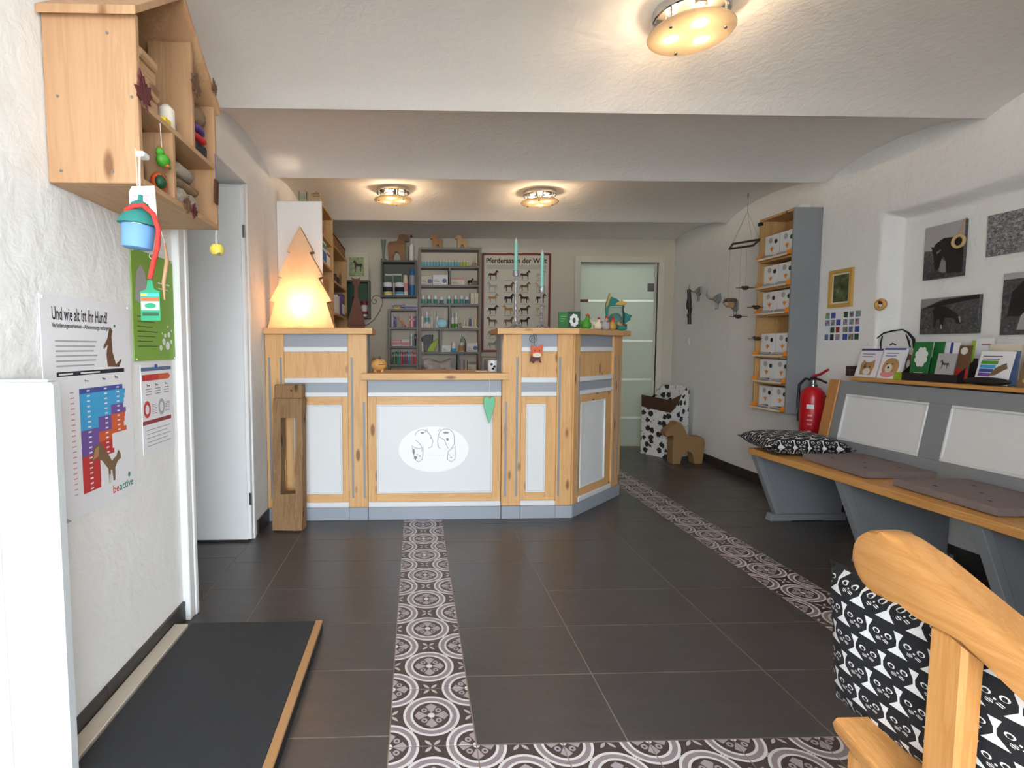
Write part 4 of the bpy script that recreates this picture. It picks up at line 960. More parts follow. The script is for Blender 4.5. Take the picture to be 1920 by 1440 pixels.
for i, c_ in enumerate(cols):
    same = names.count(names[i]) > 1
    book('small %s booklet, %s from the left in the lowest bookshelf row' % (names[i], NTH[i]), 588 + i * 21, 588 + i * 21 + 18.5, z, .125 + .004 * (i % 3), c_, group='booklets in the lowest row', band='warm_paper')
pack('label_printer_box', 'white and violet box lying on top of the bookshelf', 'box', lx(600), lx(745), IY, IY + .1, lz, lz + .052, 'paper', 'violet', 'purple', side='S')
pack('label_printer_box', 'long pale violet box lying at the right on the bookshelf', 'box', lx(750), lx(893), IY, IY + .1, lz, lz + .055, 'warm_paper', 'purple', 'photo_light', side='S')
single('tape_roll_box', 'tiny yellow pack in front of the violet box', 'box', lx(615), lx(690), IY - .03, IY - .005, lz, lz + .018, 'yellow')
single('paper_box', 'pale box below the booklets behind the wooden cat', 'box', lx(560), lx(640), IY - .06, IY - .034, lb[3] + .012, 0.9590, 'photo_light') if False else None
# --- second wall box and the picture above it, partly behind the bookcase
gx0, gx1, gz0, gz1 = -0.8010, -0.4900, 1.4490, 1.8600
t = thing('wall_box', 'grey wall box with red lidded jars behind the metal cat', 'shelf', ((gx0 + gx1) / 2, 5.79, gz0))
for a in (gx0, gx1 - .02): MB().box(a, a + .02, 5.72, YB - .003, gz0, gz1, .001).build('side', 'dark_shelf_grey', t)
for a in (gz0, gz1 - .02): MB().box(gx0 + .02, gx1 - .02, 5.72, YB - .003, a, a + .02, .001).build('board', 'dark_shelf_grey', t)
MB().box(gx0 + .02, gx1 - .02, YB - .010, YB - .003, gz0 + .02, gz1 - .02).build('back_board', 'dark_green', t)
zg = gz0 + .02
for i, (px_, h, lid, lab) in enumerate(((-0.5510, .17, 'dark_red', 'jar with a red lid at the right of the grey wall box'), (-0.6440, .22, 'black', 'white jar with a black lid behind the metal cat'))):
    r = thing('jar', lab, 'jar', (px_, 5.78, zg)); T = Matrix.Translation((px_, 5.78, zg))
    MB(T).lathe([(.034, 0), (.036, .004), (.036, h * .7), (.03, h * .76)], 18).build('jar', 'plastic_white', r, smooth=40); MB(T).lathe([(.037, h * .765), (.037, h * .98), (.034, h)], 18).build('lid', lid, r, smooth=40); MB(T).lathe([(.0365, h * .15), (.0365, h * .35)], 18, cap=False).build('label_band', 'dark_red', r)
def picture(name, label, T, w_, h_, fw, frame_mat, mount, art, mw=0, d=.016, extra=None):
    t = thing(name, label, 'picture', tuple(T.to_translation()))
    b = MB(T)
    for q in ((0, w_, 0, fw), (0, w_, h_ - fw, h_), (0, fw, fw, h_ - fw), (w_ - fw, w_, fw, h_ - fw)): MB(T).box(q[0], q[1], q[2], q[3], 0, d, .002).build('frame_rail', frame_mat, t)
    MB(T).box(fw, w_ - fw, fw, h_ - fw, .001, .006).build('mount', mount, t)
    p = MB(T).box(fw + mw, w_ - fw - mw, fw + mw, h_ - fw - mw, .006, .0068).build('print', art, t)
    if extra: extra(T @ Matrix.Translation((0, 0, .0072)), p)
    return t
def brown_horse(T, p):
    b = flat(T); b.face(shape(HORSE, .09, .10, .12, .13), 0); b.build('horse_print', 'dark_brown', p)
picture('framed_picture', 'white framed meadow picture with a brown horse above the grey wall box', facing((-0.7720, YB - .002, 1.8710), 'S'), -0.5130 - -0.7720, .305, .028, 'warm_paper', 'cream', 'meadow', .02, extra=brown_horse)
o = MB(facing((-0.4960, YB - .03, 1.98), 'S')).tube([(0, .02, 0), (.012, -.02, 0), (-.004, -.05, 0), (.012, -.075, 0), (0, -.1, 0), (-.01, -.075, 0), (.004, -.05, 0), (-.012, -.02, 0)], .002, 5, True).build('wire_ornament', 'steel', loc=(-0.4960, YB - .03, 1.9)); tag(o, 'thin wire ornament hanging at the right edge of the meadow picture', 'decoration')
# --- horse breeds poster
p0x, p1x, p0z, p1z = 0.7430, 1.5130, 1.0850, 2.1770
PW, PH = p1x - p0x, p1z - p0z
T = facing((p0x, YB - .003, p0z), 'S')
t = thing('horse_poster', 'red framed poster of horse breeds behind the candlesticks', 'poster', (p0x + PW / 2, YB - .01, p0z))
for q in ((0, PW, 0, .022), (0, PW, PH - .022, PH), (0, .022, .022, PH - .022), (PW - .022, PW, .022, PH - .022)): MB(T).box(*q, 0, .022, .003).build('frame_rail', 'poster_frame', t)
MB(T).box(.022, PW - .022, .022, PH - .022, .002, .008).build('sheet', 'warm_paper', t)
b = flat(T); b.text('Pferderassen der Welt', PW / 2, PH - .105, .075, .0085, 'CENTER', .0022, PW * .88); b.build('title', 'dark_brown', t)
hc = ['rust', 'cream', 'dark_brown', 'beige', 'photo_light', 'brown', 'fur_brown', 'beige', 'fur_tan', 'ink', 'rust', 'dark_brown', 'ink', 'fur_tan', 'dark_brown', 'beige', 'brown', 'fur_brown', 'ink', 'cream', 'fur_tan', 'photo_grey', 'brown', 'beige', 'photo_grey', 'fur_brown', 'dark_brown', 'fur_tan']
uniq = sorted(set(hc)); b = flat(T)
for i in range(28):
    r_, c_ = divmod(i, 4); b.m(uniq.index(hc[i])); b.face(shape(HORSE, .055 + c_ * .178, PH - .29 - r_ * .128, .135, .11, i % 3 != 1), .0085)
b.build('printed_horses', uniq, t)['kind'] = 'stuff'
b = flat(T)
for r_ in range(7):
    for c_ in range(4): b.rect(.07 + c_ * .178, .16 + c_ * .178, PH - .305 - r_ * .128, PH - .3 - r_ * .128, .0084)
for r_ in range(4): b.rect(.05, PW - .05, PH - .135 - .012 * r_, PH - .131 - .012 * r_, .0084)
b.build('captions', 'photo_grey', t)['kind'] = 'stuff'
MB(T).box(.023, PW - .023, .023, PH - .023, .0095, .0115).build('cover_glass', 'clear_glass', t) if False else None
picture('framed_picture', 'small tan framed picture below the horse poster', facing((0.7310, YB - .002, 0.8210), 'S'), .25, .22, .02, 'beige', 'warm_paper', 'photo_grey', .02)

# ------------------------------------------------------------ right wall
# flyer cabinet
cx0, cx1, cy0, cy1, cz0, cz1 = 2.645, 2.848, 3.63, 4.005, .655, 2.107
t = thing('flyer_cabinet', 'tall narrow grey and pine wall cabinet full of white and orange cartons', 'cabinet', (2.75, 3.82, cz0))
MB().box(cx0, cx1, cy0, cy0 + .018, cz0, cz1, .002).build('side_panel', 'bench_grey', t)
MB().box(cx0, cx1, cy1 - .018, cy1, cz0, cz1, .002).build('side_panel', 'shelf_pine', t)
MB().box(cx0 + .004, cx1, cy0 + .018, cy1 - .018, cz1 - .018, cz1, .002).build('top_board', 'shelf_pine', t)
MB().box(cx1 - .008, cx1, cy0 + .018, cy1 - .018, cz0, cz1 - .018).build('back_board', 'shelf_pine', t)
lev = [1.772, 1.560, 1.364, 1.052, .858, .655]
for z in lev: MB().box(cx0 + .004, cx1 - .008, cy0 + .018, cy1 - .018, z, z + .013, .001).build('shelf_board', 'shelf_pine', t)
nth = ['first', 'second', 'third', 'fourth', 'fifth', 'sixth']
for i, z in enumerate(lev):
    z0 = z + .013; h = .185 if i in (0,) else .172
    for j, (ya, yb) in enumerate(((3.655, 3.808), (3.815, 3.97))):
        r = thing('food_carton', '%s white carton with an orange animal logo on the %s cabinet shelf from the top' % (['near', 'far'][j], nth[i]), 'box', (2.72, (ya + yb) / 2, z0), group='cartons in the flyer cabinet')
        MB().box(2.672, 2.767, ya, yb, z0, z0 + h, .001).build('carton', 'plastic_white', r)
        T = facing((2.6715, yb, z0), 'W'); w_ = yb - ya
        MB(T).prism([(w_ * .5, h * .32), (w_ * .35, h * .52), (w_ * .45, h * .48), (w_ * .5, h * .56), (w_ * .56, h * .48), (w_ * .66, h * .52)], -.0003, .0006).build('animal_logo', 'orange', r)
        b = MB(T).prism(arc(w_ * .78, h * .72, .016, 0, 2 * PI, 14)[:-1], -.0003, .0006); b.build('round_seal', ['dark_green', 'ink'][j], r)
        MB(T).prism(arc(w_ * .4, h * .80, .02, 0, 2 * PI, 14)[:-1], -.0003, .0006).build('round_mark', 'photo_light', r)
        MB(T).box(w_ * .25, w_ * .75, h * .14, h * .18, -.0003, .0006).build('caption', 'ink', r)
    # orange tray lip with packets lying in it
    r = thing('display_tray', 'orange cardboard display tray at the front of the %s cabinet shelf' % nth[i], 'tray', (2.64, 3.82, z0), group='trays in the flyer cabinet')
    MB().box(2.615, 2.668, cy0 + .02, cy1 - .02, z0, z0 + .004).build('tray_floor', 'orange', r)
    MB().box(2.613, 2.616, cy0 + .02, cy1 - .02, z0, z0 + .014).build('tray_lip', 'cream', r)
    for y in (cy0 + .020, cy1 - .023): MB(frame((0, y, z0), (1, 0, 0), (0, 0, 1))).prism([(2.616, 0), (2.668, 0), (2.668, .055), (2.616, .03)], -.003, 0).build('tray_cheek', 'orange', r)
    for j in range(2):
        y0 = 3.665 + .15 * j
        o = MB(Matrix.Translation((2.640, y0 + .065, z0 + .022)) @ Matrix.Rotation(.18, 4, 'Y')).ell((0, 0, 0), (.021, .062, .011), 12, 7).build('food_packet', 'steel', loc=(2.640, y0 + .065, z0 + .004), smooth=60)
        recolor(o, 'steel', 'photo_light'); tag(o, '%s silver grey sample packet in the %s orange tray from the top' % (['near', 'far'][j], nth[i]), 'packet', 'packets in the flyer cabinet')
o = MB().box(2.76, 2.80, 3.70, 3.80, 1.385, 1.50, .003).build('cash_box', 'black', loc=(2.78, 3.75, 1.385)); tag(o, 'small dark box in the half empty cabinet compartment', 'box')
o = MB().box(2.70, 2.78, 3.66, 3.78, cz1, cz1 + .03, .006).build('plastic_case', 'plastic_white', loc=(2.74, 3.72, cz1)); tag(o, 'white plastic case on top of the flyer cabinet', 'case')
o = MB().box(2.632, 2.66, 3.98, 4.01, 2.06, 2.085, .003).build('clip', 'black', loc=(2.646, 3.995, 2.06)); tag(o, 'black clip at the upper far corner of the flyer cabinet', 'clip')
# fire extinguisher
e = (2.755, 3.525, .36)
t = thing('fire_extinguisher', 'red fire extinguisher hanging between the grey cabinet and the bench', 'extinguisher', e); T = Matrix.Translation(e)
MB(T).lathe([(.066, 0), (.072, .012), (.072, .43), (.066, .462), (.045, .49), (.024, .503)], 28).build('cylinder', 'ext_red', t, smooth=40)
MB(T).lathe([(.024, .503), (.024, .515), (.018, .52), (.018, .548)], 16).build('valve', 'steel', t, smooth=40)
MB(T @ Matrix.Rotation(.35, 4, 'Z')).prism([(-.012, 0)] * 0 or [(-.015, -.012), (.015, -.012), (.015, .012), (-.015, .012)], .546, .57).build('valve_head', 'black_plastic', t)
MB(T).tube([(.0, .0, .575), (.0, -.06, .59), (.0, -.125, .625)], [.010, .009, .008], 8).build('upper_lever', 'red', t, smooth=50)
MB(T).tube([(.0, .0, .56), (.0, -.06, .552), (.0, -.115, .535)], [.009, .008, .007], 8).build('lower_lever', 'black_plastic', t, smooth=50)
MB(T).tube([(0, .015, .545), (-.01, .06, .555), (-.03, .09, .51), (-.035, .092, .40), (-.03, .085, .25)], .009, 8).build('hose', 'black_plastic', t, smooth=60)
b = MB(T @ Matrix.Rotation(PI + .75, 4, 'Z'))
for z0, z1, w_, m_ in ((.352, .382, .6, 'plastic_white'), (.30, .312, .35, 'pink'), (.27, .28, .45, 'pink'), (.24, .25, .4, 'pink'), (.16, .20, .3, 'plastic_white')):
    MB(T @ Matrix.Rotation(PI + .75, 4, 'Z')).add([(.0726 * math.cos(a), .0726 * math.sin(a), z) for a in [w_ * (k / 6 - .5) for k in range(7)] for z in (z0, z1)], [(2 * k, 2 * k + 2, 2 * k + 3, 2 * k + 1) for k in range(6)]).build('label_print', m_, t)
MB().box(2.80, 2.85, 3.51, 3.54, .74, .80).build('wall_bracket', 'black', t)
# small gold framed picture, family photos, bread ornament
picture('framed_picture', 'small gold framed painting of trees on the right wall', facing((2.849, 3.536, 1.40), 'W'), .195, .252, .024, 'gold', 'cream', 'landscape', .012)
MB(facing((2.845, 3.437, 1.65), 'W')).ell((0, .01, .0), (.006, .012, .004), 8, 5)
for i, (ya, lab) in enumerate(((3.568, 'left sheet of small colour photos below the gold frame'), (3.415, 'right sheet of small colour photos below the gold frame'))):
    r = thing('photo_sheet', lab, 'photos', (2.847, ya - .07, 1.175)); T = facing((2.8495, ya, 1.175), 'W')
    MB(T).box(0, .148, 0, .205, 0, .0015).build('sheet', 'paper', r)
    R_ = random.Random(i)
    for a in range(3):
        for c in range(4):
            if (a, c) in ((2, 3), (0, 1)) and i == 0: continue
            MB(T).box(.006 + a * .047, .046 + a * .047 - R_.uniform(0, .01), .008 + c * .049, .046 + c * .049, .0015, .0022).build('photo_print', R_.choice(['photo_multi', 'royal', 'dark_red', 'dark_green', 'photo_multi', 'ink', 'slate_blue', 'photo_multi']), r)
t = thing('bread_ornament', 'small round bread wreath with a red top hanging at the niche edge', 'decoration', (2.85, 3.13, 1.37))
T = facing((2.853, 3.128, 1.393), 'W')
MB(T).tube([(.03 * math.cos(a), .026 * math.sin(a), .012) for a in [2 * PI * k / 16 for k in range(16)]], .011, 8, True).build('wreath', 'bread_wood', t, smooth=60)
MB(T).ell((0, .016, .012), (.018, .014, .012), 12, 8).build('red_top', 'rust', t, smooth=60)
# horse photographs on canvas in the niche
NX = 2.948
def canvas(label, y0, y1, z0, z1, bg, draw):
    t = thing('photo_canvas', label, 'picture', (NX, (y0 + y1) / 2, z0), group='black and white horse photographs')
    T = facing((NX, y0, z0), 'W'); W_, H_ = y0 - y1, z1 - z0
    MB(T).box(0, W_, 0, H_, 0, .018, .001).build('canvas', bg, t)
    draw(T @ Matrix.Translation((0, 0, .0186)), W_, H_, t); return t
def pr_(T, t, poly, mat, name, w_=0): 
    b = flat(T); b.face(poly, w_ * .0004); b.build(name, mat, t)
def d1_(T, W_, H_, t):
    pr_(T, t, [(0, H_ * .55), (W_, H_ * .5), (W_, H_), (0, H_)], 'photo_light', 'sky_print')
    pr_(T, t, [(W_ * .18, H_ * .62), (W_ * .25, H_ * .60), (W_ * .3, H_ * .66), (W_ * .5, H_ * .74), (W_ * .8, H_ * .72), (W_, H_ * .66), (W_, H_ * .06), (W_ * .62, H_ * .08), (W_ * .6, H_ * .3), (W_ * .5, H_ * .42), (W_ * .42, H_ * .2), (W_ * .33, H_ * .14), (W_ * .3, H_ * .2), (W_ * .26, H_ * .45)], 'photo_black', 'horse_print', 1)
    pr_(T, t, [(W_ * .4, H_ * .1), (W_ * .48, H_ * .36), (W_ * .58, H_ * .3), (W_ * .6, H_ * .1)], 'photo_grey', 'leg_print', 2)
    pr_(T, t, [(W_ * .1, H_ * .02), (W_ * .12, H_ * .13), (W_ * .45, H_ * .13), (W_ * .6, H_ * .05), (W_ * .55, H_ * .02)], 'photo_dark', 'ground_print', 2)
    pr_(T, t, [(W_ * .33, H_ * .5), (W_ * .45, H_ * .54), (W_ * .44, H_ * .51), (W_ * .35, H_ * .46)], 'photo_grey', 'bridle_print', 3)
canvas('upright photo of a dark horse bowing its head, with a rope ring on its corner', 2.962, 2.743, 1.516, 1.813, 'photo_field', d1_)
def d2_(T, W_, H_, t):
    pr_(T, t, [(W_ * .38, 0), (W_ * .55, H_ * .55), (W_ * .6, H_), (W_, H_), (W_, 0)], 'photo_grey', 'path_print')
    pr_(T, t, [(W_ * .5, H_ * .55), (W_ * .65, H_ * .75), (W_, H_ * .7), (W_, H_ * .4), (W_ * .58, H_ * .42)], 'photo_dark', 'horse_print', 1)
canvas('landscape photo with speckled foliage at the upper right edge', 2.633, 2.25, 1.595, 1.801, 'photo_leaves', d2_)
def d3_(T, W_, H_, t):
    pr_(T, t, [(0, H_ * .72), (W_ * .4, H_ * .95), (W_, H_), (0, H_)], 'photo_grey', 'sky_print')
    pr_(T, t, [(0, H_ * .70), (W_ * .3, H_ * .86), (W_ * .5, H_ * .94), (W_, H_ * .99), (W_, H_ * .9), (W_ * .4, H_ * .78)], 'photo_black', 'hill_print', 1)
    pr_(T, t, [(W_ * .22, H_ * .68), (W_ * .3, H_ * .78), (W_ * .45, H_ * .75), (W_ * .6, H_ * .6), (W_ * .72, H_ * .42), (W_ * .72, H_ * .25), (W_ * .66, H_ * .27), (W_ * .6, H_ * .42), (W_ * .45, H_ * .45), (W_ * .42, H_ * .14), (W_ * .37, H_ * .14), (W_ * .36, H_ * .42), (W_ * .31, H_ * .42), (W_ * .29, H_ * .18), (W_ * .25, H_ * .18), (W_ * .26, H_ * .45)], 'photo_black', 'horse_print', 2)
    pr_(T, t, [(W_ * .38, H_ * .14), (W_ * .42, H_ * .14), (W_ * .41, H_ * .26), (W_ * .385, H_ * .26)], 'photo_light', 'sock_print', 3)
    pr_(T, t, [(W_ * .68, H_ * .45), (W_ * .71, H_ * .46), (W_ * .725, H_ * .3), (W_ * .71, H_ * .3)], 'photo_light', 'blaze_print', 3)
canvas('landscape photo of a dark horse grazing in a field', 2.961, 2.645, 1.206, 1.408, 'photo_field', d3_)
def d4_(T, W_, H_, t):
    pr_(T, t, [(0, H_ * .9), (W_, H_ * .92), (W_, H_), (0, H_)], 'photo_light', 'sky_print')
    pr_(T, t, [(W_ * .1, H_ * .3), (W_ * .15, H_ * .7), (W_ * .3, H_ * .85), (W_ * .5, H_ * .7), (W_ * .4, H_ * .3)], 'photo_black', 'horse_print', 1)
    pr_(T, t, [(W_ * .25, H_ * .08), (W_ * .3, H_ * .3), (W_ * .42, H_ * .45), (W_ * .42, H_ * .62), (W_ * .5, H_ * .65), (W_ * .6, H_ * .4), (W_ * .58, H_ * .08)], 'photo_light', 'person_print', 2)
canvas('photo of a horse with a light figure, cut off by the right picture edge', 2.541, 2.25, 1.193, 1.495, 'photo_field', d4_)
t = thing('rope_ring', 'rope ring on a loop hanging over the corner of the bowing horse photo', 'decoration', (2.915, 2.76, 1.66))
T = facing((2.918, 2.762, 1.70), 'W')
MB(T).tube([(.030 * math.cos(a), .030 * math.sin(a), 0) for a in [2 * PI * k / 20 for k in range(20)]], .008, 8, True).build('ring', 'rope', t, smooth=60)
MB(T).tube([(.004, .03, .002), (.018, .07, .003), (.03, .108, .003), (.032, .115, -.005)], .003, 6).build('cord', 'copper', t, smooth=60)
# bird shaped wall hooks
def bird_hook(y, z, label):
    t = thing('bird_hook', label, 'hook', (2.85, y, z), group='bird hooks on the right wall'); T = facing((2.849, y, z), 'W')
    MB(T).prism([(-.05, .02), (-.03, .035), (.02, .045), (.055, .05), (.058, -.02), (.03, -.045), (-.01, -.03)], 0, .014, .004).build('body', 'steel', t)
    MB(T).tube([(-.015, .0, .012), (-.045, .012, .05), (-.068, .036, .062), (-.07, .06, .06)], [.010, .009, .008, .006], 8).build('neck_hook', 'chrome', t, smooth=60)
    MB(T).ell((-.068, .05, .062), (.011, .011, .011), 12, 8).build('head', 'chrome', t, smooth=60)
    MB(T).tube([(-.068, .058, .062), (-.058, .098, .06)], [.005, .002], 6).build('beak', 'steel', t, smooth=60)
    MB(T).ell((-.005, -.005, .018), (.016, .014, .012), 12, 8).build('breast', 'chrome', t, smooth=60)
    for u in (-.004, .03): MB(T).tube([(u, -.03, .006), (u + .002, -.085, .006), (u - .012, -.092, .006)], .003, 5).build('leg', 'steel', t, smooth=60)
    return t
bird_hook(4.887, 1.585, 'bare silver bird hook, the middle one of three')
bird_hook(5.215, 1.690, 'silver bird hook with a black dog lead, nearest the glass door')
bird_hook(4.607, 1.492, 'silver bird hook with a small brown hat, nearest the grey cabinet')
t = thing('dog_lead', 'black dog lead hanging from the first bird hook', 'dog lead', (2.79, 5.25, 1.36)); T = facing((2.787, 5.255, 1.69), 'W')
MB(T).tube([(0, .03, .02), (-.004, -.03, .012), (-.002, -.10, .01), (.004, -.2, .008), (.008, -.32, .006)], [.016, .018, .016, .015, .018], 8).build('strap', 'leather', t, smooth=60)
MB(T).tube([(.0, .0, .014), (-.03, -.06, .01), (-.05, -.12, .01), (-.035, -.165, .01), (-.01, -.16, .01)], .006, 6).build('loop', 'leather', t, smooth=60)
MB(T).tube([(.01, .0, .014), (.03, -.08, .01), (.05, -.16, .01), (.035, -.22, .01), (-.02, -.25, .01), (-.03, -.22, .01)], .006, 6).build('loop', 'leather', t, smooth=60)
T = facing((2.795, 4.60, 1.545), 'W')
o = MB(T).bm.__self__.lathe([(.045, 0)], 3) if False else None
t = thing('brown_hat', 'small brown felt hat hung over the third bird hook', 'hat', (2.80, 4.60, 1.53))
MB(Matrix.Translation((2.795, 4.585, 1.525))).lathe([(.050, .012), (.054, .02), (.05, .034), (.03, .042), (.004, .044)], 16).build('brim', 'brown', t, smooth=60)
MB(Matrix.Translation((2.795, 4.575, 1.488))).lathe([(.020, 0), (.026, .02), (.024, .038)], 14).build('crown', 'fur_tan', t, smooth=60)
# wind mobile
mz = 1.945
t = thing('bird_mobile', 'dark wooden bird mobile hanging from the ceiling before the grey cabinet', 'mobile', (2.62, 4.12, 1.2))
cor = [(2.60, 4.31), (2.50, 4.10), (2.60, 3.93), (2.70, 4.16)]
for i in range(4):
    a, c = cor[i], cor[(i + 1) % 4]; MB().tube([(a[0], a[1], mz), (c[0], c[1], mz)], .009, 6).build('frame_stick', 'dark_brown', t)
for i, q in enumerate(cor): MB().tube([(q[0], q[1], mz), (2.62, 4.12, 2.20)], .0012, 4).build('upper_string', 'cable', t)
MB().tube([(2.62, 4.12, 2.20), (2.62, 4.12, 2.34)], .0016, 5).build('main_string', 'cable', t)
MB().tube([(2.62, 4.12, 2.34), (2.63, 4.12, 2.325), (2.62, 4.12, 2.31), (2.61, 4.12, 2.325)], .002, 5, True).build('ceiling_hook', 'steel', t)
for i, (x, y, z) in enumerate(((2.60, 4.076, 1.60), (2.62, 3.96, 1.44), (2.60, 4.152, 1.38), (2.64, 3.965, 1.20), (2.60, 4.30, 1.50))):
    MB().tube([(x, y, mz), (x, y, z)], .0011, 4).build('lower_string', 'cable', t)
    if i == 4: continue
    bd = MB().ell((x, y, z), (.018, .036, .016), 12, 8).build('bird_body', 'dark_brown', t, smooth=60)
    MB(frame((x, y, z), (0, 1, 0), (1, 0, 0))).prism([(-.015, 0), (.0, -.075), (.012, -.07), (.018, 0), (.012, .07), (0, .075)], -.002, .002).build('wing', 'dark_brown', bd)
    MB().ell((x, y + .038, z + .010), (.010, .012, .010), 8, 6).build('bird_head', 'dark_brown', bd, smooth=60)
# fabric lined basket
A, B_, C_, D_ = (2.42, 5.49), (2.575, 5.17), (2.84, 5.31), (2.70, 5.64)
t = thing('toy_basket', 'tall basket covered in black flowered white cotton in the far corner', 'basket', (2.63, 5.4, 0))
def wallpoly(p, q, zs_, name, mat, th=.012):
    L = math.hypot(q[0] - p[0], q[1] - p[1]); T = frame((p[0], p[1], 0), (q[0] - p[0], q[1] - p[1], 0), (0, 0, 1)); MB(T).prism([(u * L, z) for u, z in zs_], -th, 0, .003).build(name, mat, t)
wallpoly(A, B_, [(0, 0), (1, 0), (1, .47), (.0, .50)], 'fabric_side', 'flower_cloth')
wallpoly(B_, C_, [(0, 0), (1, 0), (1, .70), (.9, .725), (.72, .69), (.45, .58), (.2, .50), (0, .47)], 'fabric_side', 'flower_cloth')
wallpoly(C_, D_, [(0, 0), (1, 0), (1, .70), (.85, .73), (.15, .735), (0, .70)], 'fabric_side', 'flower_cloth')
wallpoly(D_, A, [(0, 0), (1, 0), (1, .52), (.5, .60), (0, .70)], 'fabric_side', 'flower_cloth')
wallpoly(A, B_, [(-.01, .505), (1.01, .475), (1.02, .60), (-.02, .63)], 'wicker_rim', 'wicker', .016)
wallpoly(B_, C_, [(-.01, .475), (.2, .505), (.45, .585), (.60, .65), (.0, .60)], 'wicker_rim', 'wicker', .014)
MB(frame((0, 0, 0), (1, 0, 0), (0, 1, 0))).prism([(2.435, 5.488), (2.578, 5.19), (2.825, 5.315), (2.697, 5.62)], .005, .02).build('basket_floor', 'wicker', t)
# cork horse
o = MB(facing((2.425, 5.0, 0), 'S')).prism(shape(DALA, 0, 0, .425, .415), -.055, .055, .006).build('cork_horse', 'cork', loc=(2.63, 5.0, 0)); tag(o, 'large cork horse standing on the floor in front of the basket', 'figurine')

# ------------------------------------------------------------ grey bench along the right wall
t = thing('waiting_bench', 'long grey bench with pine seat and white back panels on the right wall', 'bench', (2.5, 2.3, 0))
MB().box(2.175, 2.625, 1.05, 3.318, .440, .478, .004).build('seat', 'bench_pine', t)
LN = math.atan2(.075, .43); BK = Matrix.Translation((2.612, 0, .478)) @ Matrix.Rotation(LN, 4, 'Y')       # leaning back frame
TB = BK @ frame((0, 0, 0), (0, -1, 0), (0, 0, 1))                                                             # u=-Y, v up the back
Hb = .452
MB(TB).box(-3.215, -1.05, 0, .085, -.022, 0, .002).build('back_rail', 'bench_grey', t)
MB(TB).box(-3.215, -1.05, .372, Hb, -.022, 0, .002).build('back_rail', 'bench_grey', t)
yst = [3.215, 3.150, 2.625, 2.51, 1.985, 1.87, 1.345, 1.23, 1.05]
for a, c in zip(yst[0::2], yst[1::2]): MB(TB).box(-a, -c, .085, .372, -.022, 0, .002).build('back_stile', 'bench_grey', t)
for a, c in ((3.150, 2.625), (2.51, 1.985), (1.87, 1.345)):
    p = MB(TB).box(-a, -c, .085, .372, -.022, -.008).build('back_panel', 'white_paint', t)
    for q in ((-a, -c, .085, .099), (-a, -c, .358, .372), (-a, -a + .014, .099, .358), (-c - .014, -c, .099, .358)): MB(TB).box(*q, -.008, .004, .004).build('panel_bead', 'white_paint', p)
MB(TB).box(-3.298, -3.216, -.0, Hb + .004, -.05, .006, .004).build('end_stile', 'honey_pine', t)
MB().box(2.672, 2.945, 1.05, 3.125, .9305, .951, .004).build('ledge', 'bench_pine', t)
for y in (3.285, 2.60, 1.93, 1.2):
    l = MB(facing((0, y, 0), 'S')).prism([(2.215, .44), (2.80, .44), (2.80, .045), (2.365, .045)], -.022, .0).build('leg_panel', 'bench_grey', t)
    MB(facing((0, y, 0), 'S')).prism([(2.195, .44), (2.235, .44), (2.392, .045), (2.352, .045)], -.034, .012, .003).build('leg_edge', 'bench_grey', l)
    MB(facing((0, y, 0), 'S')).prism([(2.315, 0), (2.45, 0), (2.46, .01), (2.66, .01), (2.67, 0), (2.82, 0), (2.82, .045), (2.325, .045)], -.040, .018, .004).build('foot', 'bench_grey', l)
# seat pads with buttons
def pad(label, c, hx_, hy_, rz):
    t = thing('seat_pad', label, 'seat pad', (c[0], c[1], .479), rz, 'felt seat pads'); n = 13; T = WM[t]
    vs = []; fs = []
    btn = [(0, 0), (.5, .5), (-.5, .5), (.5, -.5), (-.5, -.5)]
    for sd in (0, 1):
        for j in range(n):
            for i in range(n):
                u, v = 2 * i / (n - 1) - 1, 2 * j / (n - 1) - 1; e = max(abs(u), abs(v)); ed = (1 - e ** 8)
                d = sum(.011 * math.exp(-((u - a) ** 2 + (v - b_) ** 2) / .018) for a, b_ in btn)
                z = .038 - .004 * e ** 6 - d if sd else .0005 + .003 * e ** 8; vs.append((u * hx_, v * hy_, z))
    N = n * n
    for j in range(n - 1):
        for i in range(n - 1): q = (j * n + i, j * n + i + 1, (j + 1) * n + i + 1, (j + 1) * n + i); fs += [q[::-1], tuple(N + k for k in q)]
    for i in range(n - 1):
        for a, b_ in ((i, i + 1), ((n - 1) * n + i + 1, (n - 1) * n + i), ((i + 1) * n, i * n), (i * n + n - 1, (i + 1) * n + n - 1)): fs.append((a, b_, N + b_, N + a))
    MB(T).add(vs, fs).build('pad', 'pad_felt', t, smooth=50)
    for a, b_ in btn: MB(T).ell((a * hx_, b_ * hy_, .0285), (.010, .010, .004), 10, 6).build('button', 'pad_under', t, smooth=60)
    for sy_ in (-.8, .8): MB(T).box(hx_ - .004, hx_ + .035, sy_ * hy_ - .012, sy_ * hy_ + .012, .012, .016).build('tie_strap', 'pad_under', t)
    return t
pad('brown felt seat pad beside the cat cushion on the grey bench', (2.425, 2.715), .172, .232, -.06)
pad('brown felt seat pad nearer the camera on the grey bench', (2.42, 2.125), .172, .232, -.04)
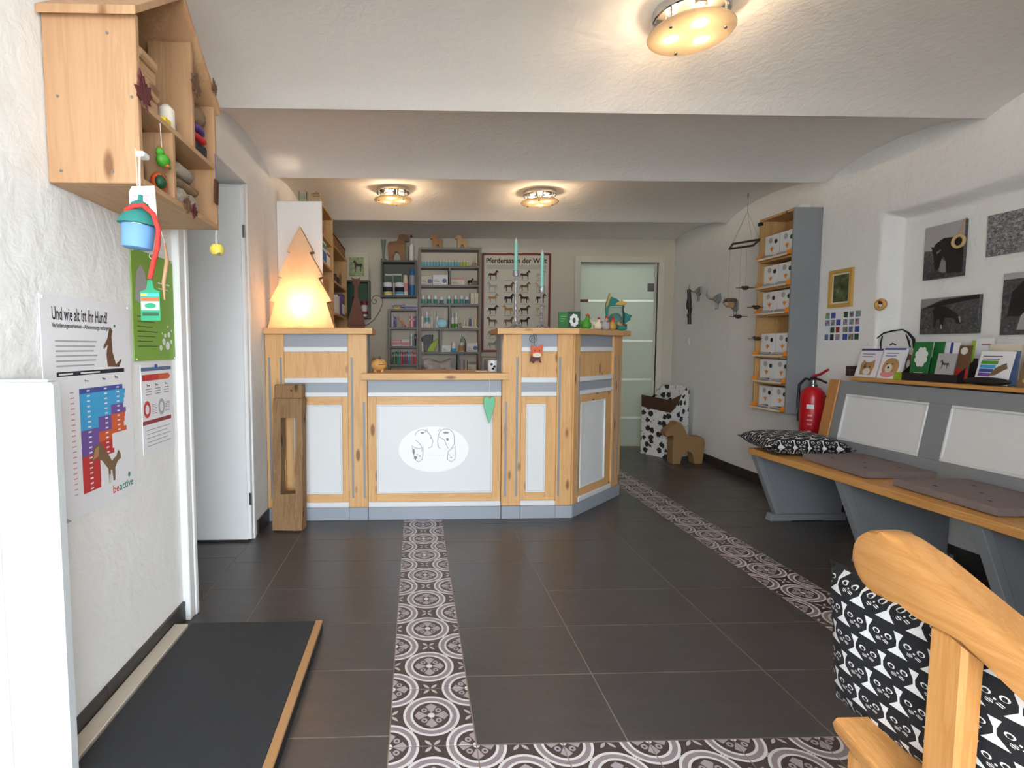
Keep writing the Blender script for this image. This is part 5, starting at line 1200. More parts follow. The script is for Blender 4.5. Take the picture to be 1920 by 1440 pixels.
# scatter cushion
def cushion(name, label, T, w_, h_, th, mat, n=17, loc=None):
    vs = []; fs = []
    for sd in (0, 1):
        for j in range(n):
            for i in range(n):
                u, v = 2 * i / (n - 1) - 1, 2 * j / (n - 1) - 1
                p = max(0, (1 - u ** 4) * (1 - v ** 4)) ** .55
                su = 1 - .07 * (1 - abs(v) ** 2) * abs(u) ** 3 if True else 1; sv = 1 - .07 * (1 - abs(u) ** 2) * abs(v) ** 3
                vs.append((u * w_ / 2 * su, v * h_ / 2 * sv, (th / 2 * p + .001) * (1 if sd else -1)))
    N = n * n
    for j in range(n - 1):
        for i in range(n - 1): q = (j * n + i, j * n + i + 1, (j + 1) * n + i + 1, (j + 1) * n + i); fs += [q[::-1], tuple(N + k for k in q)]
    for i in range(n - 1):
        for a, b_ in ((i, i + 1), ((n - 1) * n + i + 1, (n - 1) * n + i), ((i + 1) * n, i * n), (i * n + n - 1, (i + 1) * n + n - 1)): fs.append((a, b_, N + b_, N + a))
    o = MB(T).add(vs, fs).build(name, mat, loc=loc, rot=T.to_3x3().to_4x4(), smooth=60); return tag(o, label, 'cushion')
cc = (2.385, 3.205, .535)
cushion('cushion', 'black and white cat print cushion lying at the far end of the grey bench', Matrix.Translation(cc) @ Matrix.Rotation(-.22, 4, 'Z'), .47, .47, .115, 'cat_cloth_small', loc=cc)

# ------------------------------------------------------------ leaflets on the bench ledge
ZB = .9515
def card(label, y0, y1, h, x, mat, lean=.25, th=.006, name='brochure', deco=None, z=ZB, cat='brochure', group=None):
    """upright card leaning back against what is behind it, seen from the room (towards -X)"""
    t = thing(name, label, cat, (x, (y0 + y1) / 2, z), group=group)
    T = Matrix.Translation((x, y0, z)) @ Matrix.Rotation(lean, 4, 'Y') @ frame((0, 0, 0), (0, -1, 0), (0, 0, 1)); W_ = y0 - y1
    MB(T).box(0, W_, .0, h, -th, 0, .0006).build('card', mat, t)
    if deco: deco(T @ Matrix.Translation((0, 0, .0006)), W_, h, t)
    return t
def pp(T, t, poly, mat, name='print', k=0): b = flat(T); b.face(poly, k * .0004); b.build(name, mat, t)
def el(cx, cy, a, b_, n=16): return [(cx + a * math.cos(2 * PI * i / n), cy + b_ * math.sin(2 * PI * i / n)) for i in range(n)]
def lines(T, t, x0, x1, y, n, dy, mat='ink', k=1, h=.004): 
    b = flat(T)
    for i in range(n): b.rect(x0, x1 - (x1 - x0) * .12 * (i % 2), y - i * dy, y - i * dy + h, k * .0004)
    b.build('lettering', mat, t)['kind'] = 'stuff'
def catb(T, W, H, t):
    pp(T, t, [(0, H * .93), (W, H * .93), (W, H), (0, H)], 'violet', 'top_band'); lines(T, t, W * .12, W * .7, H * .80, 2, .016, 'violet')
    pp(T, t, [(W * .22, H * .08), (W * .18, H * .45), (W * .28, H * .6), (W * .4, H * .52), (W * .62, H * .53), (W * .78, H * .62), (W * .82, H * .4), (W * .74, H * .08)], 'fur_tan', 'cat_head', 1)
    pp(T, t, [(W * .3, H * .3), (W * .32, H * .44), (W * .44, H * .48), (W * .46, H * .3)], 'fur_brown', 'cat_stripe', 2); pp(T, t, el(W * .52, H * .2, W * .17, H * .12), 'fur_white', 'cat_muzzle', 2)
    for u in (.4, .62): pp(T, t, el(W * u, H * .37, W * .04, H * .025), 'ink', 'eye', 3)
card('brochure with a tabby cat on its cover, first in the row on the bench ledge', 3.1830, 3.0330, .178, 2.745, 'paper', .26, .012, deco=catb)
def dogb(T, W, H, t):
    pp(T, t, [(0, H * .94), (W, H * .94), (W, H), (0, H)], 'royal', 'top_band'); lines(T, t, W * .14, W * .72, H * .82, 2, .016, 'royal')
    pp(T, t, el(W * .52, H * .42, W * .36, H * .26), 'fur_tan', 'dog_head', 1); pp(T, t, el(W * .25, H * .36, W * .10, H * .18), 'copper', 'dog_ear', 2); pp(T, t, el(W * .8, H * .36, W * .10, H * .18), 'copper', 'dog_ear', 2)
    pp(T, t, el(W * .46, H * .34, W * .17, H * .14), 'fur_white', 'dog_muzzle', 3); pp(T, t, el(W * .44, H * .36, W * .05, H * .035), 'ink', 'nose', 4); pp(T, t, el(W * .45, H * .14, W * .32, H * .10), 'pink', 'cushion_print', 2)
    for u in (.34, .6): pp(T, t, el(W * u, H * .48, W * .035, H * .022), 'ink', 'eye', 4)
card('brochure with a brown and white puppy on its cover', 3.0060, 2.8700, .182, 2.728, 'paper', .26, .016, deco=dogb)
o = MB().box(2.74, 2.82, 3.2420, 3.2100, ZB, ZB + .062, .002).build('picture_stand', 'dark_brown', loc=(2.78, 3.2260, ZB)); tag(o, 'small dark box at the far end of the bench ledge', 'box')
def catc(T, W, H, t): pp(T, t, [(W * .1, H * .1), (W * .15, H * .7), (W * .4, H * .9), (W * .8, H * .85), (W * .9, H * .1)], 'fur_brown', 'cat_print'); pp(T, t, el(W * .5, H * .55, W * .2, H * .15), 'fur_white', 'muzzle', 1)
card('tabby cat postcard standing between the puppy brochure and the green card', 2.9010, 2.8530, .16, 2.785, 'cream', .1, deco=catc)
t = thing('notepad_stack', 'stack of lime green notepads beside the puppy brochure', 'notepads', (2.74, 2.8550, ZB))
for i in range(4): MB().box(2.715, 2.765, 2.8270 - .004 + .002 * (i % 2), 2.8840 - .004 + .002 * (i % 2), ZB + i * .0105, ZB + i * .0105 + .0098, .001).build('notepad', 'lime', t)
# black rack with cards
ya, yb = 2.8150, 2.5150
t = thing('leaflet_rack', 'low black leaflet rack in the middle of the bench ledge', 'rack', (2.75, (ya + yb) / 2, ZB))
MB().box(2.70, 2.80, yb, ya, ZB, ZB + .006).build('rack_floor', 'black_plastic', t); MB().box(2.70, 2.704, yb, ya, ZB + .006, ZB + .042).build('rack_front', 'black_plastic', t); MB().box(2.796, 2.80, yb, ya, ZB + .006, ZB + .125).build('rack_back', 'black_plastic', t)
for y in (ya - .004, yb): MB(facing((0, y + .004, 0), 'S')).prism([(2.704, ZB + .006), (2.796, ZB + .006), (2.796, ZB + .125), (2.704, ZB + .042)], -.004, 0).build('rack_cheek', 'black_plastic', t)
def greenc(T, W, H, t):
    for i in range(8):
        a = 2 * PI * i / 8 + .39; pp(T, t, el(W * .52 + W * .24 * math.cos(a), H * .60 + H * .19 * math.sin(a), W * .13, H * .085, 10), 'plastic_white', 'white_blossom')
    pp(T, t, el(W * .52, H * .6, W * .2, H * .13), 'plastic_white', 'blossom_centre', 1); lines(T, t, W * .25, W * .75, H * .18, 2, .010, 'plastic_white')
card('bright green card with a white blossom motif in the black rack', 2.7990, 2.6970, .205, 2.722, 'green_card', .12, deco=greenc, z=ZB + .0062)
card('plain green card standing behind the blossom card', 2.7160, 2.6620, .205, 2.752, 'green_card', .12, z=ZB + .0062)
def blueb(T, W, H, t): pp(T, t, [(W * .45, 0), (W * .62, 0), (W * .62, H), (W * .45, H)], 'royal', 'blue_stripe'); pp(T, t, [(0, H * .55), (W * .25, H * .5), (W * .22, H * .65), (0, H * .7)], 'ink', 'picture')
card('white leaflet with a blue stripe at the back of the rack', 2.6810, 2.5990, .200, 2.772, 'paper', .1, deco=blueb, z=ZB + .0062)
def horseb(T, W, H, t): pp(T, t, shape(HORSE, W * .2, H * .45, W * .6, H * .32), 'photo_dark', 'horse_print'); lines(T, t, W * .2, W * .7, H * .12, 1, .01, 'grey_ink')
card('grey leaflet with a small horse drawing at the front of the rack', 2.6470, 2.5550, .145, 2.708, 'photo_light', .16, deco=horseb, z=ZB + .0062)
def redb(T, W, H, t): pp(T, t, [(0, H * .08), (W, H * .08), (W, H * .36), (0, H * .36)], 'red', 'red_band'); pp(T, t, el(W * .45, H * .85, W * .3, H * .1), 'fur_white', 'animal_print')
card('brown booklet with a red band at the right of the rack', 2.5670, 2.5080, .185, 2.735, 'brown', .12, deco=redb, z=ZB + .0062)
card('narrow lime green booklet at the right end of the rack', 2.5490, 2.5340, .215, 2.782, 'lime', .08)
def rw(T, W, H, t): pp(T, t, [(W * .5, 0), (W, 0), (W, H * .7), (W * .5, H * .7)], 'dark_red', 'red_block'); lines(T, t, W * .4, W * .9, H * .86, 1, .01, 'red')
card('tall white leaflet with a dark red block behind the rack', 2.5830, 2.4990, .225, 2.842, 'paper', .05, deco=rw)
def crm(T, W, H, t): lines(T, t, W * .1, W * .8, H * .78, 2, .016, 'red'); lines(T, t, W * .1, W * .55, H * .6, 1, .01, 'leaf_green')
card('large cream sheet with red lettering behind the rainbow flyer', 2.4870, 2.3510, .195, 2.812, 'cream', .06, deco=crm)
def rb(T, W, H, t):
    lines(T, t, W * .1, W * .68, H * .84, 2, .014, 'ink')
    for i, c_ in enumerate(('leaf_green', 'sky_blue', 'royal', 'purple')): pp(T, t, [(W * .08, H * (.62 - .12 * i)), (W * (.6 - .05 * i), H * (.62 - .12 * i)), (W * (.6 - .05 * i), H * (.72 - .12 * i)), (W * .08, H * (.72 - .12 * i))], c_, 'colour_bar', 1)
    pp(T, t, [(W * .42, H * .28), (W * .55, H * .5), (W * .75, H * .62), (W * .85, H * .66), (W * .88, H * .58), (W * .92, H * .5), (W * .8, H * .44), (W * .7, H * .36), (W * .6, H * .3)], 'fur_brown', 'dog_print', 2)
card('white flyer with rainbow bars and a running dog', 2.4750, 2.3300, .165, 2.735, 'paper', .22, deco=rb)
card('blue leaflet peeping out right of the rainbow flyer', 2.3640, 2.3340, .165, 2.782, 'slate_blue', .1)
def db(T, W, H, t): pp(T, t, el(W * .4, H * .5, W * .25, H * .3), 'fur_white', 'dog_print'); pp(T, t, el(W * .3, H * .2, W * .2, H * .1), 'gold', 'gold_print', 1)
card('brown dog book at the right picture edge of the ledge', 2.2750, 2.1230, .16, 2.722, 'fur_brown', .2, deco=db)
yc = 2.3870
o = MB(Matrix.Translation((2.705, yc, ZB + .020)) @ Matrix.Rotation(.08, 4, 'Z')).ell((0, 0, 0), (.026, .098, .0195), 18, 10).build('spectacle_case', 'leather', loc=(2.705, yc, ZB), smooth=60); tag(o, 'black leather pouch lying in front of the rainbow flyer', 'pouch')
# white dog cut-out with black outline
t = thing('dog_sign', 'white cut-out sign of a dog head outlined in black behind the brochures', 'sign', (2.86, 2.99, ZB))
ydg = 3.2230; T = facing((2.866, ydg, ZB), 'W'); wd = ydg - 2.9110
dprof = [(.02, .0), (.0, .60), (.02, .72), (.10, .74), (.22, .84), (.36, .94), (.55, .98), (.74, 1.0), (.86, .93), (.97, .80), (1.0, .62), (.98, .0)]
dpoly = [(u * wd, v * .285) for u, v in dprof]
MB(T).prism(dpoly, 0, .008).build('board', 'plastic_white', t)
MB(T).tube([(x, y, .009) for x, y in dpoly[1:-1]], [.004, .008, .005, .004, .005, .005, .004, .006, .008, .007][:len(dpoly) - 2], 5).build('outline', 'ink', t)
MB(T).tube([(wd * .33, .25, .009), (wd * .30, .21, .009), (wd * .31, .17, .009)], [.004, .006, .004], 5).build('cheek_line', 'ink', t)
MB(T).tube([(wd * .50, .195, .009), (wd * .56, .205, .009), (wd * .63, .195, .009)], [.003, .005, .003], 5).build('eye_line', 'ink', t)
MB(T).tube([(wd * .82, .255, .009), (wd * .88, .22, .009), (wd * .92, .18, .009)], [.003, .006, .004], 5).build('ear_line', 'ink', t)

# ------------------------------------------------------------ pine armchair bench in the foreground
t = thing('pine_settle', 'honey pine settle with a rounded sloping armrest in the right foreground', 'bench', (1.1, .7, 0))
T = facing((.80, .95, 0), 'W')     # u towards the camera, v up; side of the settle
def sd_(poly, a, c, name, mat, bev=.008): return MB(facing((0, 0, 0), 'W') @ Matrix.Translation((0, 0, 0))).prism([(-y, z) for y, z in poly], -c, -a, bev).build(name, mat, t, smooth=35)
arm = arc(.853, .757, .058, -2.0, 1.6, 14) + [(.826, .8145), (.780, .796), (.70, .762), (.60, .721), (.30, .60), (.30, .545), (.60, .668), (.715, .691), (.745, .703), (.765, .713), (.785, .714), (.81, .709)]
sd_(arm, .795, .850, 'armrest', 'honey_pine_y', .012)
MB().box(.80, .835, .708, .764, 0, .702, .006).build('arm_post', 'honey_pine', t)
seat = [(.918, .405), (.925, .418), (.918, .432), (.62, .362), (.35, .30), (.35, .265), (.62, .327)]
sd_(seat, .79, 1.75, 'seat_board', 'honey_pine_y', .006)
MB().box(.80, .85, .845, .90, 0, .388, .006).build('front_leg', 'honey_pine', t)
MB().box(1.69, 1.74, .845, .90, 0, .388, .006).build('front_leg', 'honey_pine', t)
for x in (.80, 1.69): MB().box(x, x + .05, .30, .36, 0, .90, .006).build('back_post', 'honey_pine', t)
for z in (.50, .66, .82): MB().box(.85, 1.69, .315, .345, z, z + .08, .004).build('back_slat', 'honey_pine', t)
sd_(arm, 1.69, 1.745, 'armrest', 'honey_pine_y', .012)
MB().box(1.70, 1.735, .708, .764, 0, .702, .006).build('arm_post', 'honey_pine', t)
c2 = (.892, .818, .545)
T = Matrix.Translation(c2) @ Matrix.Rotation(math.radians(-3), 4, 'X') @ Matrix.Rotation(math.radians(-3), 4, 'Y')
cushion('cushion', 'large black and white cat print cushion behind the pine armrest', T @ frame((0, 0, 0), (0, -1, 0), (0, 0, 1)), .47, .30, .10, 'cat_cloth_u', loc=c2)

# ------------------------------------------------------------ left foreground
# house shaped wall cabinet
hx0, hx1, hy0, hy1, hz0, hze, hzr = LX + .002, -.724, 1.44, 1.99, 1.565, 1.998, 2.205
hm = (hy0 + hy1) / 2
t = thing('house_cabinet', 'house shaped pine wall cabinet with open shelves on the left wall', 'cabinet', (-.84, hm, hz0))
for y in (hy0, hy1 - .018): MB().box(hx0, hx1, y, y + .018, hz0 + .0, hze, .002).build('side_panel', 'pale_pine', t)
MB().box(hx0, hx1, hy0 + .018, hy1 - .018, hz0, hz0 + .018, .002).build('bottom_board', 'pale_pine_y', t)
MB(facing((hx0, 0, 0), 'E')).prism([(hy0 + .018, hz0 + .018), (hy1 - .018, hz0 + .018), (hy1 - .018, hze), (hm, hzr - .02), (hy0 + .018, hze)], 0, .006).build('back_board', 'pale_pine', t)
for s_ in (-1, 1):
    e = hm + s_ * (hm - hy0 + .02); MB(facing((hx0, 0, 0), 'E')).prism([(hm, hzr), (hm, hzr + .022), (e, hze + .005), (e, hze - .017)], 0, hx1 - hx0 + .012, .002).build('roof_board', 'pale_pine', t)
MB().box(hx0 + .008, hx1 - .002, hy0 + .018, hy1 - .018, 1.775, 1.791, .001).build('shelf_board', 'pale_pine_y', t)
MB().box(hx0 + .1, hx1 - .002, 1.790, 1.806, 1.791, 2.12, .001).build('divider', 'pale_pine', t)
MB().box(hx0 + .008, hx1 - .002, 1.640, 1.656, hz0 + .018, 1.775, .001).build('divider', 'pale_pine', t)
for y_, z_ in ((.16, .38), (.02, .22), (.16, .03), (.02, .03), (.22, .22)): MB(facing((hx0 + .015 + y_ * .95, hy0, hz0 + z_), 'S')).cyl((0, 0, -.0005), .004, .0018, 10).build('screw_cap', 'steel', t)
# things in the cabinet
t = thing('wood_blocks', 'stack of pale wooden blocks in the upper compartment of the house cabinet', 'blocks', (-.80, 1.56, 1.791))
for i, (d_, z_, h_) in enumerate(((0, 0, .05), (.006, .051, .045), (-.004, .097, .04), (.003, .138, .028))): MB().box(-.86 + d_, -.75 + d_, 1.51, 1.61, 1.791 + z_, 1.791 + z_ + h_, .006).build('block', 'pale_pine_y', t)
o = MB(Matrix.Translation((-.765, 1.69, 1.791))).lathe([(.022, 0), (.024, .01), (.024, .07), (.01, .085)], 14).build('candle', 'wick', loc=(-.765, 1.69, 1.791), smooth=50); tag(o, 'white stub candle right of the wooden blocks', 'candle')
o = MB().box(-.745, -.728, 1.60, 1.64, 1.791, 1.806, .002).build('price_card', 'yellow', loc=(-.735, 1.62, 1.791)); tag(o, 'small yellow card at the cabinet shelf edge', 'card')
def heap(name, label, c, sx, sy, sz, mat, seed, fold=3):
    R_ = random.Random(seed); n, m_ = 20, 9; vs = []; fs = []
    ph = [R_.uniform(0, 6) for _ in range(4)]
    for j in range(m_ + 1):
        a = PI * j / m_ - PI / 2
        for i in range(n):
            q = 2 * PI * i / n; w_ = 1 + .06 * math.sin(3 * q + ph[0]) + .05 * math.sin(5 * q + ph[1]); cu = max(.02, math.cos(a)) ** .45
            x, y = sx * cu * w_ * math.copysign(abs(math.cos(q)) ** .6, math.cos(q)), sy * cu * w_ * math.copysign(abs(math.sin(q)) ** .6, math.sin(q))
            z = sz * (.5 + .5 * math.copysign(abs(math.sin(a)) ** .7, math.sin(a))) * (1 + (.10 * math.sin(7 * y / sy + ph[2]) + .08 * math.sin(4 * x / sx + ph[3])) * (math.sin(a) > 0))
            vs.append((c[0] + x, c[1] + y, c[2] + max(0, z)))
    for j in range(m_):
        for i in range(n): fs.append((j * n + i, j * n + (i + 1) % n, (j + 1) * n + (i + 1) % n, (j + 1) * n + i))
    fs += [list(range(n))[::-1], [m_ * n + i for i in range(n)]]
    o = MB().add(vs, fs).build(name, mat, loc=c, smooth=60); return tag(o, label, 'knitwear', 'knitwear in the house cabinet')
heap('knit_hat', 'black knitted hat at the bottom of the upper stack', (-.79, 1.888, 1.791), .055, .060, .05, 'knit_black', 1)
heap('knit_hat', 'red knitted hat in the middle of the upper stack', (-.79, 1.885, 1.842), .056, .062, .028, 'red', 2)
heap('knit_hat', 'purple knitted hat under the brown one', (-.79, 1.885, 1.871), .056, .062, .022, 'violet', 3)
heap('knit_hat', 'brown tweed hat on top of the upper stack', (-.79, 1.882, 1.894), .056, .062, .07, 'knit_brown', 4)
heap('scarf', 'light grey knitted scarf at the bottom of the lower stack', (-.80, 1.80, hz0 + .018), .06, .10, .06, 'knit_grey', 5)
heap('scarf', 'brown knitted scarf in the middle of the lower stack', (-.80, 1.795, hz0 + .079), .058, .095, .035, 'knit_brown', 6)
heap('scarf', 'patterned beige scarf on top of the lower stack', (-.80, 1.785, hz0 + .115), .056, .088, .045, 'bear_cloth', 7)
MAPLE = [(0, -.55), (.03, -.25), (.28, -.35), (.24, -.2), (.5, -.08), (.42, 0), (.52, .22), (.3, .18), (.28, .3), (.16, .16), (.2, .5), (.1, .42), (0, .7), (-.1, .42), (-.2, .5), (-.16, .16), (-.28, .3), (-.3, .18), (-.52, .22), (-.42, 0), (-.5, -.08), (-.24, -.2), (-.28, -.35), (-.03, -.25)]
def leaf(label, c, s_, mat, ang=0):
    T = facing(c, 'E') @ Matrix.Rotation(ang, 4, 'Z'); r = thing('felt_leaf', label, 'decoration', c, group='felt leaves on the house cabinet')
    MB(T).prism([(x * s_, y * s_) for x, y in MAPLE], -.002, .002).build('leaf', mat, r); MB(T).tube([(0, -.5 * s_, .002), (0, .5 * s_, .003)], .001, 4).build('leaf_rib', mat, r); return r
leaf('dark red felt maple leaf at the near cabinet edge', (-.7185, 1.463, 1.805), .085, 'maroon', .35)
leaf('brown felt maple leaf on the middle divider edge', (-.716, 1.80, 1.985), .075, 'brown', -.3)
leaf('small brown felt leaf under the far roof edge', (-.708, 1.945, 2.05), .045, 'brown', .4)
leaf('rust felt leaf hanging from the lower board edge', (-.7175, 1.712, 1.585), .055, 'brown', 2.8)
leaf('wine red felt leaf next to the rust one', (-.7175, 1.760, 1.578), .045, 'maroon', 2.9)
# green bird on a string and brown bird below
c = (-.728, 1.578, 1.672)
t = thing('bird_ornament', 'green felt bird hanging on a string in the house cabinet', 'decoration', c)
T = facing(c, 'E')
MB(T).ell((0, 0, 0), (.026, .020, .018), 16, 10).build('body', 'leaf_green', t, smooth=60); MB(T).ell((-.018, .018, 0), (.013, .013, .012), 12, 8).build('head', 'leaf_green', t, smooth=60)
MB(T).prism([(.018, -.004), (.042, -.012), (.042, -.004), (.02, .008)], -.004, .004).build('tail', 'leaf_green', t); MB(T).ell((-.018, .03, 0), (.006, .004, .006), 8, 6).build('crest', 'deep_orange', t)
MB(T).ell((.004, -.015, .008), (.009, .006, .009), 8, 6).build('belly_patch', 'deep_orange', t); MB(T).tube([(-.004, .015, 0), (-.003, .105, -.004)], .0012, 4).build('string', 'twine', t)
c = (-.745, 1.585, hz0 + .018)
t = thing('bird_ornament', 'orange brown bird with a dark leaf pattern sitting below the green bird', 'decoration', c); T = facing(c, 'E')
MB(T).ell((.0, .028, 0), (.032, .028, .022), 16, 10).build('body', 'deep_orange', t, smooth=60); MB(T).ell((-.012, .026, .010), (.022, .020, .016), 14, 8).build('wing', 'dark_green', t, smooth=60); MB(T).ell((.024, .05, 0), (.011, .009, .010), 10, 7).build('head', 'brown', t, smooth=60)
# bird feeder hanging at the near corner
fc = (-0.6940, 1.35, 0); zc0 = 1.3780; zc1 = 1.4480; zc2 = 1.5000
t = thing('bird_feeder', 'blue felt bird feeder with a green cone roof and red speckled rope', 'bird feeder', (fc[0], 1.35, zc0)); T = Matrix.Translation((fc[0], 1.35, zc0)) @ Matrix.Rotation(.10, 4, 'Y')
MB(T).lathe([(.030, 0), (.034, .002), (.039, .06), (.036, .064), (.03, .06)], 26).build('felt_pot', 'feeder_blue', t, smooth=45)
MB(T).lathe([(.0395, .056), (.0395, .0595)], 26, cap=False).build('pot_rim', 'steel', t)
MB(T).lathe([(.048, .058), (.047, .063), (.018, .112), (.006, .118), (.005, .132), (.001, .133)], 26).build('cone_roof', 'dark_teal', t, smooth=45)
top = (fc[0] + .012, 1.35, zc0 + .13)
zh = 1.6290
MB().tube([top, (fc[0] + .006, 1.362, (zc0 + zh) / 2 + .06), (-0.7090, 1.41, zh)], .0022, 6).build('cord', 'twine', t, smooth=60)
MB().box(-0.7090 - .010, -0.7090 + .012, 1.405, 1.438, zh - .006, zh + .008, .003).build('hook', 'plastic_white', t)
ph_ = [(-0.7050, 1.4650), (-0.6790, 1.4740), (-0.6540, 1.4730), (-0.6290, 1.4520), (-0.6180, 1.4160), (-0.6230, 1.3780), (-0.6380, 1.3410), (-0.6530, 1.3010)]
MB().tube([(x, 1.325 - .022 * math.sin(PI * i / 7), z) for i, (x, z) in enumerate(ph_)], .0062, 8).build('red_rope', 'rope_red', t, smooth=60)
MB().tube([(-0.6390 + .010 * math.cos(a), 1.318, 1.3540 + .007 * math.sin(a)) for a in [2 * PI * k / 12 for k in range(12)]], .0015, 5, True).build('key_ring', 'chrome', t, smooth=60)
t = thing('price_tag', 'white printed tag hanging behind the bird feeder', 'tag', (-0.7060, 1.42, 1.5)); T = facing((-0.7440, 1.418, 1.4470), 'S')
tw = -0.6710 - -0.7420; th_ = 1.5520 - 1.4470
MB(T).prism([(0, 0), (tw, 0), (tw * .92, th_), (tw * .1, th_ * .98), (0, th_ * .85)], -.001, .001).build('tag_card', 'paper', t)
b = flat(T)
for i in range(6): b.rect(tw * .1, tw * (.85 - .08 * (i % 3)), th_ * (.84 - .1 * i), th_ * (.855 - .1 * i), .0014)
b.build('print_lines', 'pink', t)['kind'] = 'stuff'
MB(T).tube([(tw * .3, th_ * .95, 0), (tw * .28, th_ * 1.9, .0)], .001, 4).build('string', 'twine', t)
t = thing('bottle_tag', 'green bottle shaped tag hanging on the red rope before the green poster', 'tag', (-0.6570, 1.335, 1.2)); tx = -0.6830; tz = 1.1980; tw = -0.6350 - tx; th_ = 1.3010 - tz
T = facing((tx, 1.335, tz), 'S')
MB(T).prism([(0, .0), (tw, 0), (tw, th_ * .70), (tw * .72, th_ * .76), (tw * .62, th_ * .98), (tw * .4, th_ * .98), (tw * .32, th_ * .76), (0, th_ * .70)], -.0012, .0012).build('tag_card', 'teal_green', t)
for q, m_ in (((.04, .96, .58, .66), 'sky_blue'), ((.04, .96, .48, .56), 'deep_orange'), ((.04, .96, .26, .46), 'paper'), ((.08, .92, .12, .2), 'dark_green'), ((.04, .35, .60, .65), 'yellow')): MB(T).box(tw * q[0], tw * q[1], th_ * q[2], th_ * q[3], .0012, .0016 if m_ != 'yellow' else .002).build('printed_band', m_, t)
MB(T).prism(el(tw * .5, th_ * .36, tw * .3, th_ * .07), .0016, .0022).build('printed_oval', 'teal_green', t)
# tan strap beside it
t = thing('wooden_stick', 'crooked pale chew stick hanging before the green poster', 'stick', (-0.6960, 1.5, 1.3)); 
MB().tube([(-0.6960, 1.5, 1.4220), (-0.6910, 1.5, 1.3700), (-0.7020, 1.5, 1.3120), (-0.7010, 1.5, 1.2640)], [.003, .006, .0055, .002], 7).build('stick', 'pale_pine', t, smooth=60)
MB().tube([(-0.6960, 1.5, 1.4220), (-.735, 1.5, 1.568)], .0009, 4).build('string', 'twine', t)
# tag and apple at the far corner
c = (-.716, 1.992, 1.60)
t = thing('wooden_tag', 'red brown wooden tag on a blue string at the far cabinet corner', 'tag', (-.716, 1.985, 1.62)); yt = 1.9430; 
MB().tube([(-.714, yt + .002, 1.8220), (-.712, yt, 1.7300)], .0016, 5).build('string', 'royal', t)
MB(facing((-.712, yt, 1.6870), 'E') @ Matrix.Rotation(-.12, 4, 'Z')).box(-.016, .016, -.042, .045, -.003, .003, .002).build('tag_board', 'rust', t)
t = thing('apple_ornament', 'yellow felt apple on a white ribbon below the house cabinet', 'decoration', (-.70, 1.93, 1.48)); ya_ = 1.9010; za_ = 1.4770
MB(Matrix.Translation((-.70, ya_, za_))).lathe([(.004, -.016), (.016, -.018), (.024, -.006), (.024, .008), (.016, .018), (.006, .014), (.001, .010)], 18).build('apple', 'lemon', t, smooth=60)
MB(Matrix.Translation((-.70, ya_, za_))).ell((.010, -.012, -.015), (.008, .006, .004), 8, 5).build('core_patch', 'grey_ink', t)
MB().box(-.702, -.700, ya_ - .006, ya_ + .006, za_ + .012, 1.5440, 0).build('ribbon', 'plastic_white', t)
# ---- posters on the left wall
def sheet(label, y0, y1, z0, z1, mat, name='poster'):
    t = thing(name, label, 'poster', (LX, (y0 + y1) / 2, z0)); T = facing((LX + .004, y0, z0), 'E')
    MB(T).box(0, y1 - y0, 0, z1 - z0, -.0015, .0015).build('sheet', mat, t); return t, T @ Matrix.Translation((0, 0, .002)), y1 - y0, z1 - z0
t, T, W_, H_ = sheet('white dog age chart poster with blue, purple and red bars', 1.378, 1.795, .648, 1.272, 'paper')
b = flat(T); b.text('Und wie alt ist Ihr Hund?', W_ * .10, H_ * .895, .050, 0, 'LEFT', .0008, W_ * .60); b.build('title', 'ink', t)
b = flat(T); b.text('Veränderungen erkennen – Altersvorsorge verlängern', W_ * .10, H_ * .862, .018, 0, 'LEFT', .0004, W_ * .63); b.build('subtitle', 'ink', t)
b = flat(T)
for i in range(6): b.rect(W_ * .12, W_ * (.56 - .02 * (i % 3)), H_ * (.80 - .022 * i), H_ * (.807 - .022 * i), 0)
b.build('body_text', 'photo_light', t)['kind'] = 'stuff'
pp(T, t, [(W_ * .12, H_ * .648), (W_ * .90, H_ * .648), (W_ * .90, H_ * .668), (W_ * .12, H_ * .668)], 'ink', 'heading_bar')
b = flat(T); 
for x0, x1 in ((.14, .28), (.36, .58)): b.rect(W_ * x0, W_ * x1, H_ * .654, H_ * .661, .0004)
b.build('heading_text', 'paper', t)['kind'] = 'stuff'
c0 = [W_ * .335, W_ * .54, W_ * .70, W_ * .88]; nr = 20; rh = H_ * .0245; yt = H_ * .585
lim = [(8, 13, 20), (6, 9, 14), (4, 6, 10)]
for ci in range(3):
    for ri in range(nr):
        a_, b_, e_ = lim[ci]
        if ri >= e_: continue
        m_ = 'royal' if ri == 0 else 'sky_blue' if ri < a_ else 'purple' if ri < b_ else ('deep_orange' if ci == 2 or ri < b_ + 2 and ci == 1 else 'red')
        ex = W_ * (.012 * ((ri * 7) % 4) - .015) if ci == 2 or ri == e_ - 1 else 0
        pp(T, t, [(c0[ci], yt - rh * (ri + 1)), (c0[ci + 1] + ex, yt - rh * (ri + 1)), (c0[ci + 1] + ex, yt - rh * ri), (c0[ci], yt - rh * ri)], m_, 'chart_bar')
b = flat(T)
for ci in range(3):
    for ri in range(lim[ci][2]): b.rect(c0[ci] + W_ * .08, c0[ci] + W_ * .115, yt - rh * (ri + .65), yt - rh * (ri + .35), .0004)
b.build('chart_figures', 'paper', t)['kind'] = 'stuff'
b = flat(T)
for ri in range(nr): b.rect(W_ * .24, W_ * .28, yt - rh * (ri + .6), yt - rh * (ri + .4), 0)
b.build('age_figures', 'pink', t)['kind'] = 'stuff'
for ci in range(3): pp(T, t, shape(HORSE, c0[ci] + W_ * .06, H_ * .612, W_ * .055, H_ * (.014 + .004 * ci)), 'ink', 'dog_pictogram', 1)
